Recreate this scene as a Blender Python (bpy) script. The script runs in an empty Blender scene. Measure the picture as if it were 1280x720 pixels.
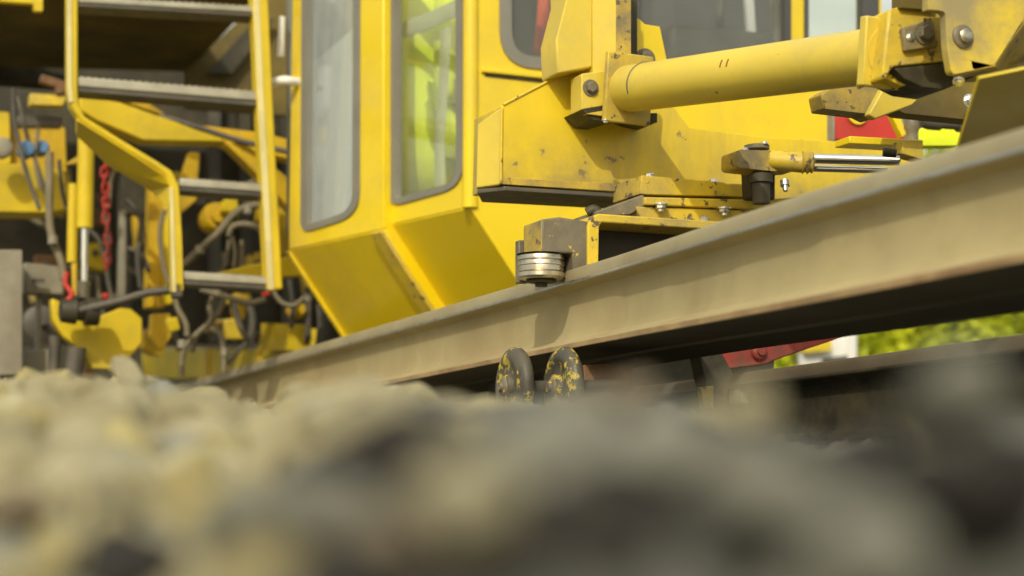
import bpy, bmesh, math, random
from mathutils import Vector, Matrix, noise
from mathutils.geometry import tessellate_polygon
random.seed(7)
R = math.radians
SC = bpy.context.scene

# ------------------------------------------------------------------ camera
F = 2450.0                       # focal length in photograph pixels (1280 wide)
PITCH = math.atan(280.0 / F)     # the lens looks slightly up from the ballast
cam_d = bpy.data.cameras.new('camera')
cam = bpy.data.objects.new('camera', cam_d)
SC.collection.objects.link(cam)
cam.location = (0, 0, 0)
cam.rotation_euler = (math.pi / 2 + PITCH, 0, 0)
cam_d.sensor_width = 36.0
cam_d.lens = F / 1280.0 * 36.0
cam_d.clip_start = 0.02
cam_d.clip_end = 3000
cam_d.dof.use_dof = True
cam_d.dof.focus_distance = 3.88
cam_d.dof.aperture_fstop = 3.0
cam_d.dof.aperture_blades = 0
SC.camera = cam

# ------------------------------------------------------------------ light
SUN_ELEV, SUN_AZ = R(36), R(192)       # azimuth: clockwise from +Y (view direction); the sun is behind the camera
w = bpy.data.worlds.new('World'); SC.world = w; w.use_nodes = True
nt = w.node_tree; nt.nodes.clear()
sky = nt.nodes.new('ShaderNodeTexSky'); sky.sky_type = 'NISHITA'; sky.sun_disc = False
sky.sun_elevation = SUN_ELEV; sky.sun_rotation = SUN_AZ
sky.air_density = 1.6; sky.dust_density = 7.0; sky.ozone_density = 0.6
bg = nt.nodes.new('ShaderNodeBackground'); bg.inputs[1].default_value = 0.135
wo = nt.nodes.new('ShaderNodeOutputWorld')
tc = nt.nodes.new('ShaderNodeTexCoord'); cmap = nt.nodes.new('ShaderNodeMapping'); cmap.inputs['Scale'].default_value = (1, 1, 2.6)
cl_ = nt.nodes.new('ShaderNodeTexNoise'); cl_.inputs['Scale'].default_value = 2.2; cl_.inputs['Detail'].default_value = 7
cr_ = nt.nodes.new('ShaderNodeMapRange'); cr_.inputs[1].default_value = .40; cr_.inputs[2].default_value = .58
cx_ = nt.nodes.new('ShaderNodeMix'); cx_.data_type = 'RGBA'; cx_.inputs[7].default_value = (6.6, 6.7, 5.7, 1)
nt.links.new(tc.outputs['Generated'], cmap.inputs[0]); nt.links.new(cmap.outputs[0], cl_.inputs['Vector'])
nt.links.new(cl_.outputs[0], cr_.inputs[0]); nt.links.new(cr_.outputs[0], cx_.inputs[0])
nt.links.new(sky.outputs[0], cx_.inputs[6]); nt.links.new(cx_.outputs[2], bg.inputs[0]); nt.links.new(bg.outputs[0], wo.inputs[0])
sd_ = bpy.data.lights.new('sun', 'SUN'); sd_.energy = 2.35; sd_.angle = R(0.6); sd_.color = (1.0, 0.955, 0.78)
sun = bpy.data.objects.new('sun', sd_); SC.collection.objects.link(sun)
sv = Vector((math.sin(SUN_AZ) * math.cos(SUN_ELEV), math.cos(SUN_AZ) * math.cos(SUN_ELEV), math.sin(SUN_ELEV)))
sun.rotation_euler = sv.to_track_quat('Z', 'Y').to_euler()
sun.location = (0, -3, 6)
SC.view_settings.view_transform = 'Standard'
SC.view_settings.look = 'None'
SC.view_settings.exposure = 0.0
SC.view_settings.gamma = 1.0
SC.cycles.max_bounces = 8
SC.cycles.transparent_max_bounces = 12

# ------------------------------------------------------------------ geometry of the place
FW = Vector((0, math.cos(PITCH), math.sin(PITCH))); UPV = Vector((0, -math.sin(PITCH), math.cos(PITCH)))
def ray(px, py):
    return FW + Vector((1, 0, 0)) * ((px - 640) / F) + UPV * ((360 - py) / F)
def horiz(vx):                     # horizontal direction that runs to a vanishing point on the horizon
    d = ray(vx, 640); d.z = 0; return d.normalized()
TR = horiz(6900)                   # across the track, to the right and slightly away
LO = horiz(-320)                   # along the track, away from us
SD = horiz(-1080)                  # along the slanted side of the cab
Z3 = Vector((0, 0, 1))
class Plane:
    def __init__(s, p, n): s.p = p; s.n = n.normalized()
    def at(s, px, py):
        d = ray(px, py); return d * (s.p.dot(s.n) / d.dot(s.n))
def depth(px, py, y):              # point on that sight line y metres in front of us
    d = ray(px, py); return d * (y / d.y)
def wall(p, d):                    # vertical plane through p containing horizontal direction d
    n = Vector((d.y, -d.x, 0))
    if n.y > 0: n = -n
    return Plane(p, n)
def front(px, y):                  # vertical plane across the track at depth y under column px
    return wall(depth(px, 640, y), TR)
def off(pl, m): return Plane(pl.p + pl.n * m, pl.n)   # same plane moved m metres towards us

# ------------------------------------------------------------------ objects
C = SC.collection
WL = {}
def tag(o, label=None, cat=None, group=None, kind=None):
    if label: o['label'] = label
    if cat: o['category'] = cat
    if group: o['group'] = group
    if kind: o['kind'] = kind
    return o
def empty(name, loc, label=None, cat=None, group=None, parent=None):
    o = bpy.data.objects.new(name, None); C.objects.link(o); o.empty_display_size = 0.1
    loc = Vector(loc); WL[o.name] = loc.copy()
    if parent: o.parent = parent; loc = loc - WL[parent.name]
    o.location = loc
    return tag(o, label, cat, group)
def link(name, me, m, parent=None, loc=None):
    o = bpy.data.objects.new(name, me); C.objects.link(o)
    WL[o.name] = Vector(loc) if loc is not None else Vector((0, 0, 0))
    l = WL[o.name].copy()
    if parent: o.parent = parent; l -= WL[parent.name]
    o.location = l
    if m and not me.materials: me.materials.append(m)
    return o
def obj(name, bm, m, parent=None, smooth=False, bevel=0, recalc=True, seg=2):
    """link a bmesh written in world coordinates as one object with its origin at its middle"""
    if recalc: bmesh.ops.recalc_face_normals(bm, faces=bm.faces)
    c = Vector((0, 0, 0))
    for v in bm.verts: c += v.co
    c /= max(1, len(bm.verts))
    for v in bm.verts: v.co -= c
    me = bpy.data.meshes.new(name)
    bm.to_mesh(me); bm.free()
    if smooth:
        for p in me.polygons: p.use_smooth = True
    o = link(name, me, m, parent, c)
    if bevel:
        b = o.modifiers.new('bevel', 'BEVEL'); b.width = bevel; b.segments = seg; b.limit_method = 'ANGLE'; b.angle_limit = R(35)
        for p in me.polygons: p.use_smooth = True
        try:
            me.set_sharp_from_angle(angle=R(40))
        except Exception: pass
    elif smooth:
        try: me.set_sharp_from_angle(angle=R(50))
        except Exception: pass
    return o
def a_prism(bm, pts, vec, holes=()):
    loops = [list(pts)] + [list(h) for h in holes]
    flat = [p for l in loops for p in l]
    tris = tessellate_polygon([[Vector(p) for p in l] for l in loops])
    f = [bm.verts.new(p) for p in flat]; b = [bm.verts.new(Vector(p) + vec) for p in flat]
    for t in tris:
        if len(set(t)) < 3: continue
        try: bm.faces.new([f[i] for i in t]); bm.faces.new([b[i] for i in reversed(t)])
        except ValueError: pass
    k = 0
    for l in loops:
        n = len(l)
        for i in range(n):
            j = (i + 1) % n
            try: bm.faces.new((f[k + i], f[k + j], b[k + j], b[k + i]))
            except ValueError: pass
        k += n
    bmesh.ops.dissolve_limit(bm, angle_limit=R(1), verts=bm.verts, edges=bm.edges) if not holes else None
    return bm
def roundpoly(p, r, n=6):
    """p: [(x,y,(r))...] in photograph pixels; corners rounded to about r"""
    out = []
    N = len(p)
    for i in range(N):
        a = Vector(p[i - 1][:2]); b = Vector(p[i][:2]); c = Vector(p[(i + 1) % N][:2])
        rr = p[i][2] if len(p[i]) > 2 else r
        if rr <= 0: out.append((b.x, b.y)); continue
        da = (a - b); dc = (c - b)
        la = min(rr, da.length * .48); lc = min(rr, dc.length * .48)
        A = b + da.normalized() * la; Cc = b + dc.normalized() * lc
        for k in range(n + 1):
            t = k / n
            q = A * (1 - t) ** 2 + b * 2 * t * (1 - t) + Cc * t * t
            out.append((q.x, q.y))
    return out
def plate(name, pl, px, th, m, parent, holes=(), bevel=0.002, vec=None):
    """flat plate: outline seen on plane pl, thickness th metres away from us"""
    bm = bmesh.new()
    v = vec if vec is not None else -pl.n * th
    a_prism(bm, [pl.at(*q[:2]) for q in px], v, [[pl.at(*q[:2]) for q in h] for h in holes])
    return obj(name, bm, m, parent, bevel=bevel)
def frame3(d):
    d = d.normalized(); a = Vector((0, 0, 1)) if abs(d.z) < .9 else Vector((1, 0, 0))
    x = d.cross(a).normalized(); return x, d.cross(x).normalized()
def a_sweep(bm, pts, r, n=10, caps=True):
    rs = r if isinstance(r, (list, tuple)) else [r] * len(pts)
    rings = []; x = None
    for i, p in enumerate(pts):
        d = (pts[min(i + 1, len(pts) - 1)] - pts[max(i - 1, 0)]).normalized()
        if x is None: x, y = frame3(d)
        else:
            x = (x - d * x.dot(d)).normalized(); y = d.cross(x)
        rings.append([bm.verts.new(p + (x * math.cos(2 * math.pi * k / n) + y * math.sin(2 * math.pi * k / n)) * rs[i]) for k in range(n)])
    for a, b in zip(rings, rings[1:]):
        for k in range(n): bm.faces.new((a[k], a[(k + 1) % n], b[(k + 1) % n], b[k]))
    if caps: bm.faces.new(rings[0][::-1]); bm.faces.new(rings[-1])
def spline(pts, k=6):
    out = []
    P = [pts[0]] + list(pts) + [pts[-1]]
    for i in range(1, len(P) - 2):
        p0, p1, p2, p3 = P[i - 1:i + 3]
        for j in range(k):
            t = j / k
            out.append(0.5 * ((2 * p1) + (p2 - p0) * t + (2 * p0 - 5 * p1 + 4 * p2 - p3) * t * t + (3 * p1 - p0 - 3 * p2 + p3) * t ** 3))
    out.append(pts[-1]); return out
def hose(name, px, y, r, m, parent, n=8):
    """px: points (x, y[, depth])"""
    pts = [depth(q[0], q[1], q[2] if len(q) > 2 else y) for q in px]
    bm = bmesh.new(); a_sweep(bm, spline(pts), r, n)
    return obj(name, bm, m, parent, smooth=True)
def rod(name, p0, p1, r, m, parent, r1=None, n=24, bevel=0.0):
    bm = bmesh.new(); a_sweep(bm, [p0, p1], [r, r1 if r1 else r], n)
    return obj(name, bm, m, parent, smooth=not bevel, bevel=bevel)
def lathe(name, p0, axis, prof, m, parent, n=32, mats=None):
    """prof: [(distance along axis, radius)...]"""
    ax = axis.normalized(); x, y = frame3(ax); bm = bmesh.new(); rings = []
    for t, r in prof:
        rings.append([bm.verts.new(p0 + ax * t + (x * math.cos(2 * math.pi * k / n) + y * math.sin(2 * math.pi * k / n)) * max(r, 1e-4)) for k in range(n)])
    for a, b in zip(rings, rings[1:]):
        for k in range(n): bm.faces.new((a[k], a[(k + 1) % n], b[(k + 1) % n], b[k]))
    bm.faces.new(rings[0][::-1]); bm.faces.new(rings[-1])
    return obj(name, bm, m, parent, smooth=True)
def a_box(bm, c, ax, ay, az, sx, sy, sz):
    vs = [bm.verts.new(c + ax * (i * sx / 2) + ay * (j * sy / 2) + az * (k * sz / 2)) for i in (-1, 1) for j in (-1, 1) for k in (-1, 1)]
    for f in ((0, 1, 3, 2), (4, 6, 7, 5), (0, 4, 5, 1), (2, 3, 7, 6), (0, 2, 6, 4), (1, 5, 7, 3)): bm.faces.new([vs[i] for i in f])
def box(name, c, s, m, parent, bevel=0.003, ax=TR, ay=LO):
    bm = bmesh.new(); a_box(bm, c, ax, ay, Z3, *s)
    return obj(name, bm, m, parent, bevel=bevel)
def bolt(pos, axis, r, m, parent, washer=True, shank=0.0, name='bolt'):
    """hexagon head on a washer, standing out along axis"""
    ax = axis.normalized(); x, y = frame3(ax); bm = bmesh.new()
    if washer:
        a_sweep(bm, [pos, pos + ax * r * .25], r * 1.45, 20)
    a = random.random()
    for n_, rr, t0, t1 in ((6, r, .25, 1.05),):
        rings = []
        for t, q in ((t0, 1), (t1 * .85, 1), (t1, .82)):
            rings.append([bm.verts.new(pos + ax * r * t + (x * math.cos(a + k * math.pi / 3) + y * math.sin(a + k * math.pi / 3)) * rr * q) for k in range(6)])
        for A, B in zip(rings, rings[1:]):
            for k in range(6): bm.faces.new((A[k], A[(k + 1) % 6], B[(k + 1) % 6], B[k]))
        bm.faces.new(rings[0][::-1]); bm.faces.new(rings[-1])
    if shank: a_sweep(bm, [pos + ax * r, pos + ax * (r + shank)], r * .55, 12)
    return obj(name, bm, m, parent)

# ------------------------------------------------------------------ materials
def mat(name, base, rough=.5, metal=0., coat=0., dirt=0., dirt_col=(.16, .13, .07), chips=0., chip_col=(.12, .09, .06),
        scale=6., var=.12, bump=.15, bscale=60., streak=False, spec=.5, zgrime=None):
    m = bpy.data.materials.new(name); m.use_nodes = True
    t = m.node_tree; N = t.nodes; L = t.links; b = N['Principled BSDF']
    b.inputs['Roughness'].default_value = rough; b.inputs['Metallic'].default_value = metal
    b.inputs['Coat Weight'].default_value = coat; b.inputs['Coat Roughness'].default_value = .2
    b.inputs['Specular IOR Level'].default_value = spec
    geo = N.new('ShaderNodeNewGeometry')
    mp = N.new('ShaderNodeMapping'); L.new(geo.outputs['Position'], mp.inputs[0])
    if streak: mp.inputs['Scale'].default_value = (1.6, 1.6, .35)
    def nz(sc, det=6, ro=.6, src=None):
        n = N.new('ShaderNodeTexNoise'); n.inputs['Scale'].default_value = sc; n.inputs['Detail'].default_value = det
        n.inputs['Roughness'].default_value = ro; L.new((src or mp).outputs[0 if src is None else 'Position'], n.inputs['Vector']); return n
    def ramp(src, a, c, lo=0., hi=1.):
        r = N.new('ShaderNodeMapRange'); r.inputs[1].default_value = a; r.inputs[2].default_value = c
        r.inputs[3].default_value = lo; r.inputs[4].default_value = hi; L.new(src.outputs[0], r.inputs[0]); return r
    def mix(fac, c1, c2, facv=None):
        x = N.new('ShaderNodeMix'); x.data_type = 'RGBA'
        if facv is None: L.new(fac.outputs[0], x.inputs[0])
        else: x.inputs[0].default_value = facv
        for s, c in ((6, c1), (7, c2)):
            if isinstance(c, tuple): x.inputs[s].default_value = (*c[:3], 1)
            else: L.new(c, x.inputs[s])
        return x.outputs[2]
    col = mix(ramp(nz(scale), .35, .65), tuple(c * (1 - var) for c in base), tuple(min(1, c * (1 + var)) for c in base))
    if dirt:
        d = ramp(nz(scale * .7, 8, .7), .62 - dirt * .35, .78 - dirt * .2, 0, min(1, .35 + dirt))
        col = mix(d, col, dirt_col)
    if chips:
        c = ramp(nz(scale * 5, 8, .65, geo), .70 - chips * .2, .72 - chips * .2)
        col = mix(c, col, chip_col)
    if zgrime:                     # road film thrown up along the lower edge, ragged
        sp_ = N.new('ShaderNodeSeparateXYZ'); L.new(geo.outputs['Position'], sp_.inputs[0])
        zr = N.new('ShaderNodeMapRange'); zr.inputs[1].default_value = zgrime[0]; zr.inputs[2].default_value = zgrime[1]
        zr.inputs[3].default_value = 1.0; zr.inputs[4].default_value = 0; L.new(sp_.outputs[2], zr.inputs[0])
        mm = N.new('ShaderNodeMath'); mm.operation = 'MULTIPLY'; L.new(zr.outputs[0], mm.inputs[0]); L.new(ramp(nz(5, 8, .7, geo), .3, .62).outputs[0], mm.inputs[1])
        col = mix(mm, col, (.22, .175, .08))
    L.new(col, b.inputs['Base Color'])
    rr = ramp(nz(scale * 2), .3, .7, max(0, rough - .1), min(1, rough + .15)); L.new(rr.outputs[0], b.inputs['Roughness'])
    if bump:
        bp = N.new('ShaderNodeBump'); bp.inputs['Strength'].default_value = bump; bp.inputs['Distance'].default_value = .004
        L.new(nz(bscale, 5, .6, geo).outputs[0], bp.inputs['Height']); L.new(bp.outputs[0], b.inputs['Normal'])
    return m
YEL = (.77, .575, .006)
M = dict(
    yellow=mat('yellow_paint', YEL, .38, coat=.25, dirt=.18, dirt_col=(.45, .33, .06), scale=3, var=.06, bump=.04, bscale=30),
    yellow_cab=mat('cab_yellow_paint', (.79, .588, .005), .38, coat=.3, dirt=.42, dirt_col=(.55, .41, .05), scale=2, var=.03, bump=.02, bscale=12),
    yellow_worn=mat('worn_yellow_paint', (.72, .52, .018), .5, dirt=.72, dirt_col=(.36, .28, .09), chips=.55, scale=7, var=.1, bump=.25, bscale=80),
    yellow_grimy=mat('grimy_yellow_paint', (.62, .43, .03), .6, dirt=.85, dirt_col=(.20, .165, .085), chips=.55, scale=9, var=.15, bump=.35, bscale=90),
    yellow_dusty=mat('dusty_yellow_paint', (.68, .52, .06), .45, coat=.1, dirt=.5, dirt_col=(.45, .37, .12), chips=.12, chip_col=(.3, .14, .05), scale=4, var=.07, bump=.08, bscale=70),
    yellow_beam=mat('beam_yellow_paint', (.74, .545, .012), .42, coat=.15, dirt=.45, dirt_col=(.36, .28, .085), chips=.30, chip_col=(.25, .17, .08), scale=4, var=.07, bump=.1, bscale=50, streak=True, zgrime=(.685, .86)),
    yellow_glare=mat('glare_pale_yellow', (.66, .58, .26), .5, dirt=.4, dirt_col=(.42, .36, .18), scale=6, var=.1, bump=.1),  # cream tone carries the glare painted on the ladder stiles
    yellow_ram=mat('smeared_yellow_paint', (.70, .52, .02), .5, dirt=.75, dirt_col=(.30, .25, .12), chips=.2, scale=7, var=.1, bump=.15),
    yellow_under=mat('running_gear_yellow', (.62, .455, .010), .48, dirt=.3, dirt_col=(.36, .27, .06), scale=5, var=.1, bump=.08),
    yellow_deep=mat('deep_yellow_paint', (.62, .40, .010), .5, dirt=.35, dirt_col=(.2, .15, .04), scale=6, var=.12, bump=.1),
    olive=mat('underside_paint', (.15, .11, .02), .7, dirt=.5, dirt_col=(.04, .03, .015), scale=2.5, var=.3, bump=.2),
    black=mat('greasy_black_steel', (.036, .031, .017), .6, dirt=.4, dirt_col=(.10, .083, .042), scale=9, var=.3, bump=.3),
    darkgrey=mat('dark_grey_steel', (.075, .068, .055), .55, dirt=.5, dirt_col=(.12, .10, .07), scale=12, var=.25, bump=.3),
    grey=mat('dusty_grey_steel', (.26, .24, .18), .6, dirt=.4, dirt_col=(.18, .15, .1), scale=8, var=.12, bump=.15),
    galv=mat('galvanised_steel', (.40, .38, .30), .5, .3, dirt=.3, dirt_col=(.30, .26, .17), scale=14, var=.12, bump=.2),
    rust=mat('rust_brown_steel', (.20, .11, .05), .8, dirt=.5, dirt_col=(.10, .05, .03), scale=14, var=.25, bump=.4),
    housing=mat('greasy_grey_housing', (.19, .165, .11), .5, dirt=.7, dirt_col=(.10, .085, .055), chips=.35, chip_col=(.60, .42, .05), scale=10, var=.2, bump=.3),
    steel=mat('polished_steel', (.62, .56, .44), .28, 1., dirt=.35, dirt_col=(.28, .22, .12), scale=20, var=.1, bump=.05),
    chrome=mat('chrome_rod_steel', (.78, .79, .80), .1, 1., scale=8, var=.03, bump=0),
    zinc=mat('zinc_bolt_steel', (.72, .72, .68), .3, .9, dirt=.3, dirt_col=(.3, .26, .18), scale=40, var=.15, bump=.1),
    rail=mat('rusty_rail_steel', (.38, .32, .17), .72, .0, dirt=.5, dirt_col=(.31, .24, .12), scale=3.2, var=.12, bump=.12, bscale=120, spec=.3),
    railtop=mat('rail_head_steel', (.38, .33, .20), .5, .3, dirt=.35, dirt_col=(.30, .23, .13), scale=5, var=.08, bump=.08),
    railedge=mat('orange_rust_edge', (.36, .25, .12), .8, dirt=.4, dirt_col=(.2, .10, .05), scale=9, var=.2, bump=.2),
    railshine=mat('scraped_rail_steel', (.50, .49, .47), .3, .85, dirt=.3, dirt_col=(.3, .26, .2), scale=12, var=.1, bump=.05),
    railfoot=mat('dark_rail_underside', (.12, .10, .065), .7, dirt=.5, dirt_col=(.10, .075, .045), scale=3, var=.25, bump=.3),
    rubber=mat('black_hose_rubber', (.055, .05, .042), .55, dirt=.5, dirt_col=(.16, .135, .09), scale=12, var=.2, bump=.05),
    greyhose=mat('dusty_hose_rubber', (.17, .145, .09), .6, dirt=.4, dirt_col=(.25, .2, .11), scale=12, var=.2, bump=.05),
    gasket=mat('grey_window_rubber', (.20, .195, .165), .6, scale=9, var=.08, dirt=.2, dirt_col=(.27, .25, .19), bump=.03),
    darkgasket=mat('dark_window_rubber', (.07, .07, .07), .5, scale=9, var=.08, bump=.03),
    red=mat('red_paint', (.50, .035, .025), .5, scale=8, dirt=.3, dirt_col=(.25, .06, .04), var=.12, bump=.1),
    redworn=mat('worn_red_paint', (.36, .035, .025), .5, scale=12, dirt=.6, dirt_col=(.13, .05, .035), chips=.3, var=.15, bump=.2),
    blue=mat('blue_plastic', (.10, .22, .42), .4, scale=20, var=.1, bump=0),
    white=mat('white_paint', (.80, .80, .76), .5, scale=6, var=.04, dirt=.15, dirt_col=(.55, .52, .42), bump=.03),
    panel=mat('pale_inner_panel', (.80, .82, .84), .7, scale=3, var=.06, bump=.02),
    liner=mat('cab_lining_grey', (.20, .20, .18), .8, scale=3, var=.15, bump=.05),
    seat=mat('dark_seat_cloth', (.05, .052, .055), .85, scale=20, var=.2, bump=.2),
    hivis=mat('fluorescent_yellow_cloth', (.82, .95, .03), .85, scale=12, var=.08, bump=.5, bscale=18),
    band=mat('silver_reflective_band', (.46, .48, .30), .45, scale=20, var=.08, bump=.1),
    skin=mat('skin', (.52, .30, .20), .55, scale=10, var=.05, bump=.05),
    hair=mat('brown_hair', (.06, .035, .02), .7, scale=40, var=.2, bump=.2),
    cloth=mat('dark_trouser_cloth', (.05, .06, .09), .9, scale=15, var=.15, bump=.3),
    redcloth=mat('orange_red_cloth', (.72, .10, .03), .85, scale=9, var=.15, bump=.5, bscale=14),
    dirtfill=mat('ballast_dust', (.11, .098, .065), .95, scale=14, var=.3, bump=.6, bscale=40),
    bark=mat('bark', (.10, .075, .05), .9, scale=20, var=.3, bump=.6),
)
def glassmat(name, tint, dust, dcol):
    m = bpy.data.materials.new(name); m.use_nodes = True; t = m.node_tree; N = t.nodes; L = t.links; N.clear()
    o = N.new('ShaderNodeOutputMaterial'); tr = N.new('ShaderNodeBsdfTransparent'); tr.inputs[0].default_value = (*tint, 1)
    gl = N.new('ShaderNodeBsdfGlossy'); gl.inputs['Roughness'].default_value = .04
    df = N.new('ShaderNodeBsdfDiffuse'); df.inputs[0].default_value = (*dcol, 1)
    fr = N.new('ShaderNodeFresnel')
    ge = N.new('ShaderNodeNewGeometry'); io = N.new('ShaderNodeMapRange'); io.inputs[3].default_value = 1.5; io.inputs[4].default_value = 1 / 1.5
    L.new(ge.outputs['Backfacing'], io.inputs[0]); L.new(io.outputs[0], fr.inputs[0])
    n = N.new('ShaderNodeTexNoise'); n.inputs['Scale'].default_value = 5; n.inputs['Detail'].default_value = 6
    mr = N.new('ShaderNodeMapRange'); mr.inputs[1].default_value = .3; mr.inputs[2].default_value = .7
    mr.inputs[3].default_value = dust * .85; mr.inputs[4].default_value = dust * 1.15
    L.new(n.outputs[0], mr.inputs[0])
    a = N.new('ShaderNodeMixShader'); b = N.new('ShaderNodeMixShader')
    L.new(mr.outputs[0], a.inputs[0]); L.new(tr.outputs[0], a.inputs[1]); L.new(df.outputs[0], a.inputs[2])
    L.new(fr.outputs[0], b.inputs[0]); L.new(a.outputs[0], b.inputs[1]); L.new(gl.outputs[0], b.inputs[2])
    L.new(b.outputs[0], o.inputs[0]); return m
M['glass'] = glassmat('dusty_window_glass', (.96, .98, .95), .07, (.62, .66, .40))
M['glass_door'] = glassmat('pale_haze_glass', (.92, .95, .95), .30, (.60, .66, .70))  # pale haze in the glass colour stands in for a reflection
M['glass_grey'] = glassmat('grey_window_glass', (.86, .88, .86), .09, (.5, .51, .48))

# ------------------------------------------------------------------ terrain
LEFT = [(.0, -.16), (.45, -.075), (.70, -.040), (.85, -.010), (1.1, .022), (1.6, .0497), (2.2, .060), (2.8, .063), (3.2, .060)]
MID = [(.0, -.20), (.33, -.070), (.44, -.035), (.56, .012), (.75, .036), (1.3, .045), (2.0, .046), (3.2, .046)]
RIGHT = [(.0, -.22), (.30, -.070), (.40, -.040), (.50, .000), (.66, .024), (1.1, .030), (1.8, .028), (3.2, .034)]
def lerp(T, y):
    if y <= T[0][0]: return T[0][1]
    for (a, p), (b, q) in zip(T, T[1:]):
        if y <= b: return p + (q - p) * (y - a) / (b - a)
    return T[-1][1]
def ground(x, y):
    yy = max(y, .02); c = min(yy, 3.2); u = x / max(c, .5)
    l, m, r = lerp(LEFT, c), lerp(MID, c), lerp(RIGHT, c)
    if u < -.17: s_ = l
    elif u < -.07: t = (u + .17) / .10; s_ = l + (m - l) * t
    elif u < .06: s_ = m
    elif u < .14: t = (u - .06) / .08; s_ = m + (r - m) * t
    else: s_ = r
    if y < .3: return min(-.03, s_ * .3) - .03
    return (s_ + (.003 if u < -.20 else -.004 if u < -.10 else .009 if u < .10 else .004)) * c - .042
def ext(vals): return vals
xs = [-300, -100, -40, -15, -7] + [-4 + .12 * i for i in range(68)] + [5, 8, 15, 40, 100, 300]
ys = [-60, -15, -4, -1.5] + [-.6 + .1 * i for i in range(52)] + [5, 6, 8, 12, 20, 40, 100, 300, 900]
bm = bmesh.new()
g = [[bm.verts.new((x, y, (ground(x, y) if -1 < y < 40 else (-.10 if y < 0 else .1)) + (noise.noise(Vector((x * 3, y * 3, 0))) * .012 if abs(x) < 5 and 0.3 < y < 6 else 0))) for x in xs] for y in ys]
for a, b in zip(g, g[1:]):
    for i in range(len(xs) - 1): bm.faces.new((a[i], a[i + 1], b[i + 1], b[i]))
o = obj('ground', bm, M['dirtfill'], smooth=True)
tag(o, kind='structure')

# ------------------------------------------------------------------ ballast stones
def stone_mesh(seed, sub=3):
    rnd = random.Random(seed); bm = bmesh.new()
    bmesh.ops.create_icosphere(bm, subdivisions=sub, radius=1)
    sx, sy, sz = rnd.uniform(.85, 1.2), rnd.uniform(.75, 1.0), rnd.uniform(.6, .85)
    cuts = [(Vector([rnd.gauss(0, 1) for _ in range(3)]).normalized(), rnd.uniform(.42, .80)) for _ in range(12)]
    for v in bm.verts:
        p = v.co.copy()
        for n, d in cuts:
            e = p.dot(n) - d
            if e > 0: p -= n * e * .93
        p *= 1 + .07 * noise.noise(p * 2.2 + Vector((seed, 0, 0))) + .03 * noise.noise(p * 6 + Vector((0, seed, 0)))
        v.co = Vector((p.x * sx, p.y * sy, p.z * sz))
    me = bpy.data.meshes.new('stone'); bm.to_mesh(me); bm.free()
    for p in me.polygons: p.use_smooth = True
    try: me.set_sharp_from_angle(angle=R(28))
    except Exception: pass
    return me
def stone_mat(name, c, c2):
    return mat(name, c, .85, dirt=.5, dirt_col=c2, scale=28, var=.22, bump=.5, bscale=160, spec=.25)
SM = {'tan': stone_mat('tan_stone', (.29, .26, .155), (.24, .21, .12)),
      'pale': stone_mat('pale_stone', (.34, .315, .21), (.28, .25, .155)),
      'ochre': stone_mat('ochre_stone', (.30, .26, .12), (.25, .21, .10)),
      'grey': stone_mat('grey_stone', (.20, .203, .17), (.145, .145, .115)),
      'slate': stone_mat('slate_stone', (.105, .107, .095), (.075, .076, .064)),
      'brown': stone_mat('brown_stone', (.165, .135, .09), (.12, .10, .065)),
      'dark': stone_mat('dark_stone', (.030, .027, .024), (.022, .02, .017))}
VM = {}
for k in SM:
    VM[k] = []
    for s in range(5):
        me = stone_mesh(s * 13 + len(k) * 7 + list(SM).index(k), 3); me.materials.append(SM[k]); VM[k].append(me)
def place_stone(k, p, r, rnd, label, group=None):
    o = bpy.data.objects.new('ballast_stone', rnd.choice(VM[k])); C.objects.link(o)
    o.location = p; o.scale = (r * rnd.uniform(.9, 1.2), r * rnd.uniform(.9, 1.2), r * rnd.uniform(.85, 1.1))
    o.rotation_euler = (rnd.uniform(-.5, .5), rnd.uniform(-.5, .5), rnd.uniform(0, 6.28))
    tag(o, label, 'stone', group); return o
rnd = random.Random(3)
BIG = [  # px, py, radius px, depth, kind, label
    (600, 632, 105, .46, 'pale', 'blurred pale grey stone low in the foreground, left of the black hollow'),
    (508, 578, 95, .58, 'dark', 'dark brown blurred stone at the right end of the tan heap'),
    (755, 690, 150, .42, 'dark', 'nearly black blurred stone at the bottom edge, biggest of the dark ones'),
    (690, 560, 90, .62, 'grey', 'blurred grey stone directly below the two worn yellow rollers'),
    (820, 568, 85, .54, 'grey', 'blurred greenish grey stone below the rusty block behind the rollers'),
    (790, 500, 55, .78, 'brown', 'brownish blurred stone in front of the rusty block beneath the lifted rail'),
    (940, 515, 52, .64, 'pale', 'pale pointed blurred stone reaching up in front of the red lever'),
    (960, 620, 110, .46, 'grey', 'large blurred olive grey stone below the red lever'),
    (1185, 505, 100, .54, 'grey', 'large blurred grey stone against the right edge, hiding the low dark rail'),
    (1235, 625, 140, .44, 'dark', 'dark blurred stone in the lower right corner'),
    (1095, 690, 95, .42, 'grey', 'smooth blurred bluish grey stone at the bottom, left of the dark corner stone'),
    (340, 660, 105, .62, 'grey', 'wide blurred grey stone at the bottom under the yellowish stone'),
    (235, 592, 52, 1.05, 'ochre', 'yellowish blurred stone in the middle of the tan heap'),
    (335, 535, 62, 1.35, 'tan', 'sandy blurred stone right of the yellowish one, below the far end of the rail'),
    (425, 535, 62, 1.15, 'pale', 'pale sandy stone next to the dark brown one below the cab'),
    (150, 715, 90, .70, 'dark', 'dark blurred stone at the bottom left'),
    (20, 640, 60, .90, 'brown', 'brown shaded stone at the left edge below the tan heap'),
    (110, 550, 52, 1.45, 'tan', 'large tan angular stone on the left heap below the yellow bracket plate'),
    (160, 468, 34, 2.5, 'pale', 'pale stone topping the left heap beside the far end of the rail'),
    (480, 680, 75, .5, 'brown', 'reddish brown blurred stone between the two pale grey ones at the bottom'),
]
big_uv = []
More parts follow.
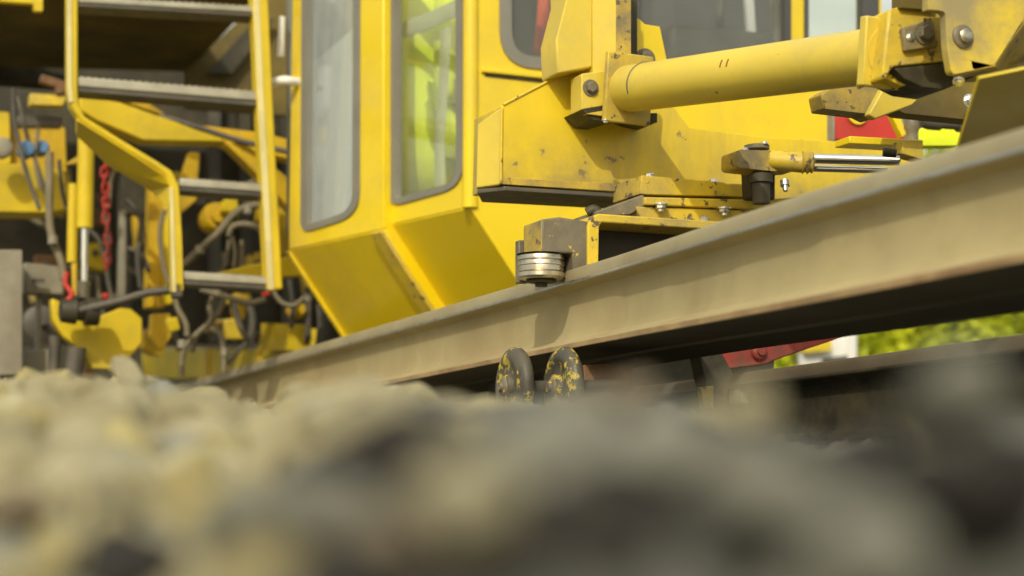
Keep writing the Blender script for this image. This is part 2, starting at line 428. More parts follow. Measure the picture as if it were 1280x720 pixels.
for px, py, rp, d, k, lab in BIG:
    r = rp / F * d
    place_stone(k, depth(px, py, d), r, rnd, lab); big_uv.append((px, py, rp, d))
# the ballast bed: one stone per jittered cell, front to back
cand = []
y = .26
while y < 4.3:
    st = .040 + .007 * min(y, 2)
    x = -.36 * y - .1
    while x < .36 * y + .1:
        X = x + rnd.uniform(-.4, .4) * st; Y = y + rnd.uniform(-.4, .4) * st
        r = st * rnd.choice((.5, .65, .8, .95, 1.25)) * rnd.uniform(.9, 1.1)
        u = X / Y
        z = ground(X, Y) + .040 - r * (.65 if Y < 1.1 or u > -.05 else .50) + rnd.uniform(-.004, .009)
        q = (u * F + 640, 640 - z / Y * F)
        if all((q[0] - b[0]) ** 2 + (q[1] - b[1]) ** 2 > (b[2] * .8) ** 2 or Y > b[3] for b in big_uv):
            left = u < -.02 + rnd.uniform(-.04, .04)
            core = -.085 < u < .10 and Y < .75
            k = rnd.choice(['dark', 'slate', 'slate', 'dark', 'slate', 'grey']) if core else rnd.choice(['tan', 'tan', 'tan', 'pale', 'pale', 'ochre', 'grey'] if left else ['grey', 'slate', 'brown', 'slate', 'grey', 'slate', 'dark', 'tan' if rnd.random() < .3 else 'slate'])  # right side gets darker stones in place of shade there
            cand.append((Y, X, z, r, k))
        x += st
    y += st
cand.sort()
hor = [730.0] * 1280
for px, py, rp, d in big_uv:
    for c in range(max(0, int(px - rp)), min(1280, int(px + rp))): pass
vis = []
for c in cand:
    Y, X, z, r, k = c
    u0 = X / Y * F + 640; rr = r / Y * F; top = 640 - (z + r * .7) / Y * F
    cols = [i for i in range(int(u0 - rr), int(u0 + rr) + 1) if 0 <= i < 1280]
    sc = 0
    if cols and top < 720: sc = sum(max(0, hor[i] - top) for i in cols)
    for i in cols[len(cols) // 5: -max(1, len(cols) // 5)] or cols: hor[i] = min(hor[i], top + rr * .25)
    vis.append((sc, c))
vis.sort(key=lambda t: -t[0])
GL = {'tan': 'sand coloured', 'pale': 'pale cream', 'ochre': 'ochre', 'grey': 'mid grey', 'brown': 'brown', 'dark': 'blackish', 'slate': 'dark grey'}
COLS = [(80, 'at the left edge'), (180, 'below the bracket plate'), (340, 'below the ladder'), (480, 'below the cab door'), (610, 'below the cab side window'),
        (740, 'below the rollers'), (860, 'below the lifted rail'), (1000, 'below the red lever'), (1140, 'below the low rail'), (9999, 'at the right edge')]
ROWS = [(.95, 'in the blurred front'), (1.5, 'halfway up the heap'), (99, 'near the heap top')]
ORD = ['first', 'second', 'third', 'fourth', 'fifth', 'sixth', 'seventh', 'eighth', 'ninth', 'tenth', 'eleventh', 'twelfth', 'thirteenth', 'fourteenth', 'fifteenth', 'sixteenth', 'seventeenth', 'eighteenth', 'nineteenth', 'twentieth']
zone = {}
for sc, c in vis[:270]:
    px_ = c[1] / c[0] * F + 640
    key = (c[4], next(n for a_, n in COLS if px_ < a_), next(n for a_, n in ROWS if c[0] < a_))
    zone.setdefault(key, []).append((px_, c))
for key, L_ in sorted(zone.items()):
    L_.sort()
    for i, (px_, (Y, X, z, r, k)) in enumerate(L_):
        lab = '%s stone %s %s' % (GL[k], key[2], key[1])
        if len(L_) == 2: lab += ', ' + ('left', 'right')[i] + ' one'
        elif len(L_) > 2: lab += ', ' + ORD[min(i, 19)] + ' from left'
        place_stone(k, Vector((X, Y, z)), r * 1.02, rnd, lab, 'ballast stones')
bm = bmesh.new(); mats = list(SM); lowm = [stone_mesh(100 + s, 1) for s in range(6)]
vv, ff, mi = [], [], []
extra = []
y = 4.3
while y < 9:
    x = -3.2
    while x < 3.4:
        extra.append((y + rnd.uniform(-.04, .04), x + rnd.uniform(-.04, .04), None, rnd.uniform(.03, .05), rnd.choice(['tan', 'grey', 'brown', 'pale']))); x += .085
    y += .085
for c in [v[1] for v in vis[270:]] + extra:
    Y, X, z, r, k = c
    if z is None: z = ground(X, Y) + r * .2
    me = rnd.choice(lowm); rot = Matrix.Rotation(rnd.uniform(0, 6.28), 3, 'Z') @ Matrix.Rotation(rnd.uniform(-.5, .5), 3, 'X')
    b0 = len(vv)
    for v in me.vertices: vv.append(Vector((X, Y, z)) + rot @ (v.co * r))
    for p in me.polygons: ff.append([b0 + i for i in p.vertices]); mi.append(mats.index(k))
me = bpy.data.meshes.new('ballast_bed'); me.from_pydata(vv, [], ff)
for k in mats: me.materials.append(SM[k])
me.polygons.foreach_set('material_index', mi)
o = link('ballast_bed', me, None); tag(o, 'bed of loose crushed ballast stones filling between the larger ones', 'ballast', kind='stuff')

# ------------------------------------------------------------------ rails
RA = 1.68      # where the lifted rail crosses (metres to the right at our own depth)
def rail_profile():
    h = .172
    half = [(.075, 0), (.075, .0115), (.045, .020), (.016, .032), (.0085, .050), (.0085, .118), (.013, .129), (.034, .137), (.0362, .1390), (.0362, .1445), (.0355, .160), (.030, .169), (.015, .172)]
    return half + [(-a, b) for a, b in reversed(half)]
def make_rail(name, p, y0, y1, zfoot, mats, bend=True, seg=48):
    P = rail_profile(); n = len(P); bm = bmesh.new()
    d = LO; side = Vector((d.y, -d.x, 0)); rings = []
    for s in range(seg + 1):
        t = y0 + (y1 - y0) * s / seg
        c = p + d * t
        z = zfoot(t)
        if bend:
            q_ = max(0, min(1, (3.95 - c.y) / 1.3)); q_ = q_ * q_ * (3 - 2 * q_)
            c = c - side * .150 * q_; z -= .036 * q_
        rings.append([bm.verts.new(Vector((c.x, c.y, 0)) + side * -a * -1 + Z3 * (z + b)) for a, b in P])
    # side points to the right of LO; +a lies there
    for A, B in zip(rings, rings[1:]):
        for k in range(n):
            f = bm.faces.new((A[k], A[(k + 1) % n], B[(k + 1) % n], B[k]))
            a, b = P[k], P[(k + 1) % n]
            mid = (a[1] + b[1]) / 2
            f.material_index = 0
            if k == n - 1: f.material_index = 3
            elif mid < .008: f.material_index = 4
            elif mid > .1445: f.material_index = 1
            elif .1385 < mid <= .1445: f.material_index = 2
    bm.faces.new(rings[0]); bm.faces.new(rings[-1][::-1])
    o = obj(name, bm, None, None)
    for m in (mats + [mats[0]])[:5]: o.data.materials.append(m)
    b = o.modifiers.new('bevel', 'BEVEL'); b.width = .0016; b.segments = 2; b.limit_method = 'ANGLE'; b.angle_limit = R(30)
    for p_ in o.data.polygons: p_.use_smooth = True
    try: o.data.set_sharp_from_angle(angle=R(35))
    except Exception: pass
    return o
P0 = Vector((RA, 0, 0))
zf = lambda t: .317
o = make_rail('rail', P0, -1.5, 14, zf, [M['rail'], M['railtop'], M['railshine'], M['railfoot'], M['railedge']])
tag(o, 'long tan rusty steel rail lifted above the stones, running past the yellow cab', 'rail')
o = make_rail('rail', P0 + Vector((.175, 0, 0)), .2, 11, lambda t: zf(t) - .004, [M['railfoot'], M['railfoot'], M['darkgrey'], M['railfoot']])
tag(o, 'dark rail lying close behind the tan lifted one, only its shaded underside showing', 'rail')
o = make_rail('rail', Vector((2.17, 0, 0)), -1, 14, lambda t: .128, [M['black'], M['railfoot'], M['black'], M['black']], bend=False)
tag(o, 'low dark rail on the ballast at the lower right, under the hedge', 'rail')

# ------------------------------------------------------------------ the track machine
F0 = depth(588, 259, 5.2)
mach = empty('track_machine', (F0.x, F0.y + .6, .3), 'big yellow railway track machine with glazed cab, ladder and hoses', 'track machine')
FP = wall(F0, TR); SP = wall(F0, SD)
Y = M['yellow_cab']
# cab side with the window the worker stands behind
outer = [(588, -60), (588, 259), (480, 283), (480, -60)]
win = roundpoly([(486, -45, 8), (576, -45, 8), (577, 232, 26), (486, 258, 16)], 16)
sp = plate('side_panel', SP, outer, .035, Y, mach, [win], bevel=.004)
def gasket(pl, out, wpx, name, parent, m, proud=.006, th=.025):
    cx = sum(p[0] for p in out) / len(out); cy = sum(p[1] for p in out) / len(out)
    inn = []
    N = len(out)
    for i in range(N):
        a = Vector(out[i - 1]); b = Vector(out[i]); c = Vector(out[(i + 1) % N])
        t = (c - a)
        if t.length < 1e-6: t = Vector((1, 0))
        n = Vector((-t.y, t.x)).normalized()
        if n.dot(Vector((cx, cy)) - b) < 0: n = -n
        inn.append(tuple(b + n * wpx))
    g_ = plate(name, off(pl, proud), out, th, m, parent, [inn], bevel=.004)
    return g_, inn
g1, inn = gasket(SP, roundpoly([(485, -46, 8), (577, -46, 8), (578, 233, 28), (485, 259, 18)], 16), 8, 'window_gasket', sp, M['gasket'])
plate('glass', off(SP, -.012), inn, .004, M['glass'], sp, bevel=0)
# door, proud of the side
DP = off(SP, .03)
outer = [(479, -60), (479, 287), (360, 313), (366, -60)]
win = roundpoly([(378, -45, 8), (447, -45, 8), (446, 268, 26), (376, 290, 14)], 14)
door = plate('door', DP, outer, .04, Y, mach, [win], bevel=.005)
g2, inn = gasket(DP, roundpoly([(377, -46, 8), (449, -46, 8), (448, 269, 28), (375, 292, 16)], 16), 8, 'window_gasket', door, M['gasket'])
plate('glass', off(DP, -.012), inn, .004, M['glass_door'], door, bevel=0)
# handle and hinge on the door's far edge
hp = DP.at(373, 103); ho = DP.n
bm = bmesh.new(); a_sweep(bm, spline([hp - ho * .0, hp + ho * .05, hp + ho * .06 + SD * .055, hp + ho * .055 + SD * .10], 4), .014, 10)
obj('door_handle', bm, M['white'], door, smooth=True)
bm = bmesh.new(); a_sweep(bm, [DP.at(360, 22) + ho * .02, DP.at(358, 72) + ho * .02], .011, 10)
obj('hinge', bm, M['white'], door, smooth=True)
# lower slanted faces: they fold inward under the cab
fold = FP.at(640, 345) - FP.at(585, 259)
A, B = SP.at(588, 259), SP.at(480, 283)
bm = bmesh.new(); a_prism(bm, [A, B, B + fold * 1.6, A + fold * 1.6], Vector((.03, .02, .01)))
lp = obj('lower_panel', bm, Y, mach, bevel=.004)
A, B = DP.at(479, 287), DP.at(360, 313)
bm = bmesh.new(); a_prism(bm, [A, B, B + fold * 1.75, A + fold * 1.75], Vector((.035, .025, .01)))
dl = obj('lower_door_panel', bm, Y, mach, bevel=.004)
# raised edge strips on the slanted door panel
for (A0, wd) in ((DP.at(479, 287), .055), (DP.at(360, 313), .018)):
    s = SD if A0.x > DP.at(400, 300).x else -SD
    nn = fold.cross(SD).normalized()
    if nn.y > 0: nn = -nn
    bm = bmesh.new(); a_prism(bm, [A0, A0 + s * wd, A0 + s * wd + fold * 1.75, A0 + fold * 1.75], nn * .012)
    obj('edge_strip', bm, M['yellow_worn'] if wd > .03 else Y, dl, bevel=.003)
# cab front with its windows
w1 = roundpoly([(632, -45, 8), (770, -45, 8), (770, 80, 30), (632, 78, 44)], 30)
w2 = roundpoly([(797, -45, 8), (984, -45, 8), (984, 84, 12), (797, 84, 12)], 12)
w3 = roundpoly([(1010, -45, 4), (1079, -45, 4), (1079, 70, 6), (1010, 70, 6)], 6)
bot = F0 + fold * 1.6
outer = [(588, -60), (588, 259), (588 + 55 * 1.6, 259 + 86 * 1.6), (1010, 400), (1040, 300), (1040, 118), (1102, 110), (1102, -60)]
fp = plate('front_panel', FP, outer, .035, Y, mach, [w1, w2, w3], bevel=.005)
g3, inn = gasket(FP, roundpoly([(625, -46, 8), (776, -46, 8), (776, 86, 30), (625, 86, 50)], 30), 15, 'window_gasket', fp, M['gasket'])
plate('glass', off(FP, -.012), inn, .004, M['glass_grey'], fp, bevel=0)
g4, inn = gasket(FP, roundpoly([(792, -46, 8), (989, -46, 8), (989, 88, 12), (792, 88, 12)], 12), 8, 'window_gasket', fp, M['darkgasket'])
plate('glass', off(FP, -.012), inn, .004, M['glass_grey'], fp, bevel=0)
g5, inn = gasket(FP, roundpoly([(1006, -46, 4), (1098, -46, 4), (1098, 74, 6), (1006, 74, 6)], 6), 5, 'window_gasket', fp, M['darkgasket'])
plate('glass', off(FP, -.012), inn, .004, M['glass'], fp, bevel=0)
plate('dark_post', off(FP, .01), [(1079, -50), (1099, -50), (1099, 80), (1079, 80)], .04, M['darkgasket'], fp, bevel=.003)
plate('drip_groove', off(FP, .004), [(607, 90), (704, 101), (704, 106), (607, 95)], .006, M['black'], fp, bevel=.001)
plate('drip_edge', off(FP, .012), [(603, 84), (706, 95), (706, 101), (603, 90)], .013, Y, fp, bevel=.003)
# corner post joining the two faces
bm = bmesh.new(); pt = SP.at(588, -60); a_sweep(bm, [Vector((F0.x, F0.y, pt.z)) + Vector((0, .012, 0)), F0 + Vector((0, .012, 0))], .022, 16)
obj('corner_post', bm, Y, mach, smooth=True)
# cab body: rear wall with its window, roof, floor, far wall
SDend = DP.at(360, 300)
W_r = FP.at(1102, 100)
top = FP.at(600, -60).z + .02
RP = wall(SDend + LO * .05, TR)
rw = [(330, -40), (1300, -60), (1300, 240), (330, 300)]
hole = [(1000, -30), (1200, -30), (1200, 74), (1000, 74)]
bm = bmesh.new(); a_prism(bm, [RP.at(362, -55), RP.at(1135, -55), RP.at(1135, 240), RP.at(362, 290)], -RP.n * .04, [[RP.at(*q) for q in [(985, -35), (1125, -35), (1125, 74), (985, 74)]]])
obj('rear_wall', bm, M['liner'], mach, bevel=.003)
def slab(name, z, th, m):
    c = [Vector((SP.at(588, 100).x, F0.y, 0)), Vector((SDend.x, SDend.y, 0)), Vector((RP.at(1135, 100).x, RP.at(1135, 100).y, 0)), Vector((W_r.x, W_r.y, 0))]
    cc = sum(c, Vector()) / 4
    c = [cc + (q - cc) * .95 for q in c]
    bm = bmesh.new(); a_prism(bm, [Vector((q.x, q.y, z)) for q in c], Vector((0, 0, th))); return obj(name, bm, m, mach, bevel=.003)
slab('cab_floor', F0.z + .005, .03, M['liner'])
slab('cab_roof', top + .35, .06, Y)
# things inside the cab
IP = wall(F0 + LO * .95 + TR * .1, TR)
ipan = plate('reflection_panel', off(SP, -.055), [(376, 112), (392, 78), (450, 28), (480, 10), (480, 282), (376, 302)], .02, M['panel'], mach)  # made-up pale panel standing in for a reflection in the door glass
hose('grab_rail', [(398, -60, 6.55), (400, 60, 6.5), (401, 160, 6.5), (398, 290, 6.5)], 6.5, .016, M['yellow_deep'], mach)
plate('window_crossbar', off(SP, -.08), [(380, 120), (450, 112), (450, 126), (380, 134)], .02, M['gasket'], mach)
box('operator_seat', depth(880, 60, 6.0), (.5, .4, .5), M['seat'], mach, bevel=.05)
box('operator_seat_back', depth(860, 10, 6.3), (.42, .12, .5), M['seat'], mach, bevel=.05)
box('control_console', depth(900, 70, 5.75), (.42, .2, .12), M['darkgrey'], mach, bevel=.015)
plate('console_stay', front(935, 5.8), [(930, -40), (940, -40), (948, 80), (939, 80)], .02, M['panel'], mach)
plate('inner_pillar', front(975, 5.7), [(968, -50), (979, -50), (979, 90), (968, 90)], .03, M['grey'], mach)
hose('lever', [(905, 60, 5.7), (900, 30, 5.7), (902, -5, 5.7)], 5.7, .012, M['darkgrey'], mach)

# ladder
LP = wall(depth(225, 640, 5.75), TR)
lad = empty('ladder', LP.at(225, 350), parent=mach)
def bar(name, px, th, m, parent, pl=LP, bevel=.006): return plate(name, pl, px, th, m, parent, bevel=bevel)
# left rail: bent flat bar, right stile straight
def stripe(pts, wds):
    """outline of a bar along pixel points with widths"""
    L_, R_ = [], []
    for i, (x, y_) in enumerate(pts):
        a = Vector(pts[max(0, i - 1)]); c = Vector(pts[min(len(pts) - 1, i + 1)])
        t = (c - a).normalized(); n = Vector((-t.y, t.x)); w_ = wds[i] if isinstance(wds, (list, tuple)) else wds
        L_.append((x + n.x * w_ / 2, y_ + n.y * w_ / 2)); R_.append((x - n.x * w_ / 2, y_ - n.y * w_ / 2))
    return L_ + R_[::-1]
bar('stile', stripe([(91, -60), (91, 110), (93, 130), (103, 148), (150, 178), (195, 205), (211, 216), (218, 232), (220, 260), (223, 365)], [13, 13, 10, 8, 8, 8, 9, 12, 13, 13]), .055, M['yellow_under'], lad)
bar('stile', stripe([(323, -60), (331, 120), (344, 362)], 20), .055, M['yellow_under'], lad)
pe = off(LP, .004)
bar('stile_glare_strip', stripe([(318, -60), (326, 120), (339, 362)], 8), .004, M['yellow_glare'], lad, pe, .001)  # pale strips paint glare onto the left sides of the stiles
bar('stile_glare_strip', stripe([(87, -60), (87, 108), (89, 128)], 6), .004, M['yellow_glare'], lad, pe, .001)
bar('stile_glare_strip', stripe([(214, 234), (215, 262), (218, 365)], 5), .004, M['yellow_glare'], lad, pe, .001)
bm = bmesh.new(); a_prism(bm, [LP.at(96, 150), LP.at(150, 184), LP.at(205, 219), LP.at(213, 232), LP.at(213, 262) + LO * .02, LP.at(200, 229) + LO * .15 , LP.at(146, 197) + LO * .15, LP.at(102, 162) + LO * .10], LO * .02 + Z3 * .02)
obj('stile_web', bm, M['yellow_under'], lad, bevel=.002)
for (a, b, hh) in (((98, -2), (322, 11), 9), ((98, 101), (329, 120), 13), ((226, 227), (334, 235), 11), ((229, 344), (341, 351), 11)):
    p0 = LP.at(*a) + LO * .01; p1 = LP.at(*b) + LO * .01
    d = (p1 - p0)
    hgt = hh / F * 5.75
    bm = bmesh.new()
    up = Z3 * (hgt / 2)
    a_prism(bm, [p0 + up, p1 + up, p1 - up, p0 - up], LO * .11)
    rg = obj('rung', bm, M['galv'], lad, bevel=.006)
    bm = bmesh.new()                       # punched grip teeth along the tread
    nn = 26
    for i in range(nn):
        c = p0 + d * ((i + .5) / nn) + up + LO * .006
        a_box(bm, c, d.normalized(), LO, Z3, d.length / nn * .5, .012, .003)
    obj('grip_teeth', bm, M['galv'], lad)
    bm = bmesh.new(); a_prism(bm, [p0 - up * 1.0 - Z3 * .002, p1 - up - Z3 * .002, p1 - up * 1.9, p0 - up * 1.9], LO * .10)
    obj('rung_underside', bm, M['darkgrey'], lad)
bar('stile_foot', [(217, 352), (229, 352), (229, 372), (217, 372)], .05, M['darkgrey'], lad)
# deck over the running gear
def horizpoly(name, z, px, th, m, parent):
    pts = []
    for x, y_ in px:
        d = ray(x, y_); pts.append(d * (z / d.z))
    bm = bmesh.new(); a_prism(bm, pts, Vector((0, 0, th))); return obj(name, bm, m, parent, bevel=.004)
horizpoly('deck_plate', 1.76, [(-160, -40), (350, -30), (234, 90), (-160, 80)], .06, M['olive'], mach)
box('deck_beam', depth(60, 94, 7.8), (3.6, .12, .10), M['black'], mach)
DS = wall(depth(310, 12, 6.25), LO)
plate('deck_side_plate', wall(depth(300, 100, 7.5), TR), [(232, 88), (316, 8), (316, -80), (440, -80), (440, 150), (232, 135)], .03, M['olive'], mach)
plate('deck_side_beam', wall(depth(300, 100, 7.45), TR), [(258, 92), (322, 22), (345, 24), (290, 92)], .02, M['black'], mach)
# far side of the running gear: added dark wall with ribs against background light
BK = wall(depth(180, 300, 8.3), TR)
bw = plate('dark_back_wall', BK, [(-140, 60), (640, 90), (640, 430), (-140, 430)], .05, M['black'], mach)
plate('lower_dark_back_wall', wall(depth(180, 300, 10.8), TR), [(-140, 400), (640, 400), (640, 530), (-140, 530)], .05, M['black'], mach)
for x in (-60, 150, 262, 300, 352, 396, 430):
    plate('frame_rib', off(BK, .08), [(x, 95), (x + 14, 96), (x + 14, 428), (x, 428)], .08, M['darkgrey'] if x % 4 else M['black'], mach)
def yb(name, px, d, th=.06, m='yellow_under', parent=mach, bevel=.005, dirn=TR):
    return plate(name, wall(depth(px[0][0], px[0][1], d), dirn), px, th, M[m], parent, bevel=bevel)
yb('handrail_bracket', [(-20, -12), (54, -12), (54, 14), (42, 14), (42, 5), (-20, 1)], 6.0, .03)
yb('cross_beam', [(100, 119), (150, 128), (219, 152), (284, 177), (178, 175), (120, 150), (100, 137)], 6.2, .10)
yb('cross_beam', [(222, 153), (330, 166), (375, 178), (375, 202), (284, 182)], 6.5, .08, 'yellow_deep')
yb('cross_beam', [(148, 120), (182, 126), (212, 146), (165, 131)], 6.6, .08, 'yellow_deep')
yb('diagonal_brace', [(282, 178), (306, 178), (372, 232), (372, 272), (340, 236)], 6.5, .08, 'yellow_deep')
yb('support_arm', [(228, 352), (300, 334), (352, 322), (390, 316), (390, 343), (352, 346), (300, 352)], 6.3, .07)
yb('side_beam', [(-40, 203), (30, 205), (80, 214), (86, 262), (60, 266), (-40, 264)], 6.4, .16)
yb('side_beam', [(-40, 138), (12, 140), (14, 205), (-40, 205)], 6.6, .06)
yb('mounting_plate', [(14, 152), (60, 150), (82, 160), (84, 216), (14, 210)], 6.7, .05, 'yellow_deep')
yb('valve_block', [(22, 144), (78, 146), (78, 158), (22, 157)], 6.45, .06, 'darkgrey')
yb('clamp_block', [(38, 116), (84, 120), (80, 132), (38, 131)], 6.4, .06, 'yellow_worn')
yb('clamp_lever', [(52, 92), (84, 102), (82, 116), (70, 118), (70, 108), (50, 102)], 6.4, .04, 'rust')
yb('upright', [(188, 222), (211, 224), (208, 300), (206, 385), (184, 384), (186, 300)], 6.9, .08, 'yellow_deep')
yb('upright', [(206, 225), (216, 225), (216, 380), (207, 380)], 6.85, .05, 'yellow')
yb('gusset', [(236, 190), (250, 190), (246, 250), (228, 266), (220, 250)], 6.95, .05, 'yellow_deep')
yb('hanger', [(190, 392), (213, 392), (215, 420), (202, 440), (188, 420)], 6.7, .05, 'yellow_deep')
yb('hinge_plate', [(326, 248), (336, 258), (368, 262), (368, 322), (340, 318), (338, 285), (322, 275)], 6.95, .06, 'yellow_deep')
BG = wall(Vector((1.95, 0, 0)), LO)          # the bogie frame runs along the track, beyond the lifted rail
plate('bogie_frame', BG, [(178, 434), (260, 436), (322, 438), (326, 408), (360, 410), (362, 434), (420, 430), (440, 470), (178, 474)], .12, M['yellow_under'], mach, bevel=.005)
for x in (258, 322):
    plate('frame_joint', off(BG, .012), [(x - 2, 437), (x + 1, 437), (x + 1, 472), (x - 2, 472)], .02, M['yellow_deep'], mach)
plate('step_box', off(BG, .05), [(326, 404), (360, 405), (360, 438), (326, 438)], .08, M['yellow_under'], mach)
bp = yb('bracket_plate', [(64, 373), (74, 376), (80, 388), (110, 402), (128, 394), (150, 385), (163, 386), (178, 398), (178, 428), (160, 450), (146, 462), (112, 460), (100, 436), (78, 420), (66, 400)], 6.1, .06)
# upright ram left of the ladder
ram = rod('lift_ram', depth(108, 160, 6.1), depth(106, 285, 6.1), .026, M['yellow_under'], mach)
rod('ram_rod', depth(106, 284, 6.1), depth(105, 360, 6.1), .0115, M['chrome'], ram)
rod('ram_collar', depth(108, 158, 6.1), depth(108, 166, 6.1), .030, M['yellow'], ram)
rod('ram_eye', depth(105, 352, 6.1), depth(104, 372, 6.1), .021, M['housing'], ram)
rod('guide_tube', depth(92, 230, 6.15), depth(90, 328, 6.15), .017, M['yellow_under'], mach)
rod('guide_rod', depth(93, 328, 6.15), depth(94, 370, 6.15), .010, M['yellow_deep'], mach)
pj = lathe('pivot_joint', depth(74, 388, 6.0), TR, [(0, .022), (.005, .036), (.05, .042), (.055, .030), (.075, .030), (.08, .044), (.12, .044), (.125, .02)], M['black'], mach)
hose('linkage_rod', [(100, 388), (150, 376), (185, 366), (222, 362)], 6.0, .013, M['darkgrey'], mach)
# grey post and box at the left edge
yb('grey_post', [(-30, 312), (28, 312), (28, 470), (-30, 470)], 6.0, .12, 'grey')
gb = yb('grey_box', [(30, 328), (84, 334), (80, 350), (80, 368), (30, 366)], 6.2, .08, 'grey')
yb('label_bar', [(40, 348), (56, 348), (56, 353), (40, 353)], 6.17, .01, 'darkgrey', gb, .001)
yb('grey_leg', [(46, 368), (52, 368), (52, 440), (45, 440)], 6.25, .03, 'grey')
yb('grey_sill', [(28, 438), (70, 436), (72, 470), (28, 470)], 6.2, .08, 'grey')
lathe('wheel_rim', depth(50, 404, 6.6), -LO, [(0, .02), (.0, .055), (.02, .06), (.03, .04), (.03, .012), (.06, .012)], M['darkgrey'], mach)
lathe('buffer', depth(68, 440, 6.1), Vector((0, 0, 1)), [(-.07, .016), (.05, .02)], M['darkgrey'], mach)
lathe('buffer', depth(94, 450, 6.1), Vector((.1, 0, 1)), [(-.05, .03), (.04, .03)], M['darkgrey'], mach)
lathe('connector', depth(33, 187, 6.3), -LO, [(-.05, .026), (0, .030), (.01, .024), (.03, .022), (.032, .012)], M['blue'], mach)
lathe('connector', depth(52, 185, 6.35), -LO, [(-.05, .024), (0, .026), (.01, .02), (.03, .018)], M['blue'], mach)
lathe('gauge', depth(3, 184, 6.3), -LO, [(-.04, .034), (0, .034), (.004, .03), (.006, .010)], M['grey'], mach)
lathe('coupling', depth(270, 272, 7.0), -LO, [(-.08, .05), (0, .055), (.02, .04), (.02, .024), (.05, .022)], M['yellow_deep'], mach)
lathe('coupling', depth(372, 387, 6.8), -LO, [(-.05, .03), (0, .032), (.02, .02), (.04, .018)], M['yellow_deep'], mach)
yb('small_bracket', [(208, 398), (222, 396), (226, 412), (212, 416)], 6.6, .04)
yb('small_bracket', [(280, 400), (300, 396), (306, 424), (284, 424)], 6.75, .04)
yb('small_bracket', [(96, 196), (112, 192), (112, 204), (80, 206)], 6.5, .03, 'yellow_deep')
yb('small_bracket', [(158, 196), (174, 200), (172, 214), (156, 214)], 6.7, .03, 'yellow_deep')
yb('dark_box', [(152, 216), (186, 216), (186, 268), (152, 268)], 7.0, .1, 'black')
yb('grey_upright', [(150, 262), (158, 262), (158, 372), (148, 372)], 6.8, .04, 'grey')
# hoses
H = [([(16, 110), (18, 150), (26, 190), (38, 230), (50, 262)], 6.2, .007, 'rubber'),
     ([(22, 120), (34, 170), (46, 205), (60, 250)], 6.3, .006, 'rubber'),
     ([(62, 190), (62, 230), (62, 275), (66, 300), (76, 326), (80, 350)], 6.15, .012, 'greyhose'),
     ([(74, 200), (78, 240), (84, 262)], 6.25, .006, 'rubber'),
     ([(48, 160), (44, 200), (50, 236)], 6.3, .006, 'greyhose'),
     ([(140, 192), (150, 186), (152, 200), (140, 222), (136, 260)], 6.5, .007, 'greyhose'),
     ([(130, 262), (136, 300), (134, 340), (140, 372)], 6.5, .008, 'rubber'),
     ([(228, 332), (250, 312), (272, 292), (292, 268), (310, 258), (330, 256)], 6.6, .012, 'greyhose'),
     ([(286, 296), (290, 284), (305, 280), (324, 286), (334, 300)], 6.6, .010, 'greyhose'),
     ([(290, 296), (294, 316), (292, 334)], 6.6, .007, 'greyhose'),
     ([(302, 300), (302, 320), (300, 334)], 6.65, .007, 'greyhose'),
     ([(286, 300), (284, 330)], 6.7, .006, 'greyhose'),
     ([(270, 362), (262, 384), (264, 400), (250, 414), (236, 428), (228, 445), (227, 470)], 6.3, .009, 'greyhose'),
     ([(282, 366), (276, 386), (262, 404), (246, 418), (240, 440)], 6.35, .008, 'greyhose'),
     ([(250, 362), (280, 370), (310, 378), (332, 374)], 6.25, .009, 'greyhose'),
     ([(264, 410), (276, 420), (280, 440), (280, 465)], 6.3, .009, 'greyhose'),
     ([(290, 372), (296, 395), (304, 416), (318, 432)], 6.4, .009, 'rubber'),
     ([(218, 365), (222, 385), (232, 404), (234, 420)], 6.2, .009, 'greyhose'),
     ([(340, 362), (352, 378), (368, 382), (380, 372)], 6.4, .008, 'greyhose'),
     ([(310, 378), (316, 400), (312, 432)], 6.45, .012, 'rubber'),
     ([(362, 350), (366, 385), (364, 410)], 6.7, .008, 'rubber'),
     ([(384, 360), (386, 390), (384, 430)], 6.8, .010, 'rubber'),
     ([(398, 380), (400, 410), (396, 440)], 6.8, .010, 'rubber'),
     ([(206, 262), (200, 290), (204, 330), (212, 356)], 6.5, .008, 'greyhose'),
     ([(158, 250), (170, 262), (178, 285), (172, 320), (176, 360)], 6.7, .009, 'rubber'),
     ([(160, 310), (176, 318), (186, 340)], 6.75, .008, 'rubber'),
     ([(200, 145), (250, 160), (300, 176), (362, 190)], 6.5, .009, 'rubber'),
     ([(84, 340), (82, 355), (90, 368), (84, 376)], 6.0, .008, 'red')]
for px, d, r, m in H: hose('hose', px, d, r * 1.1, M[m], mach)
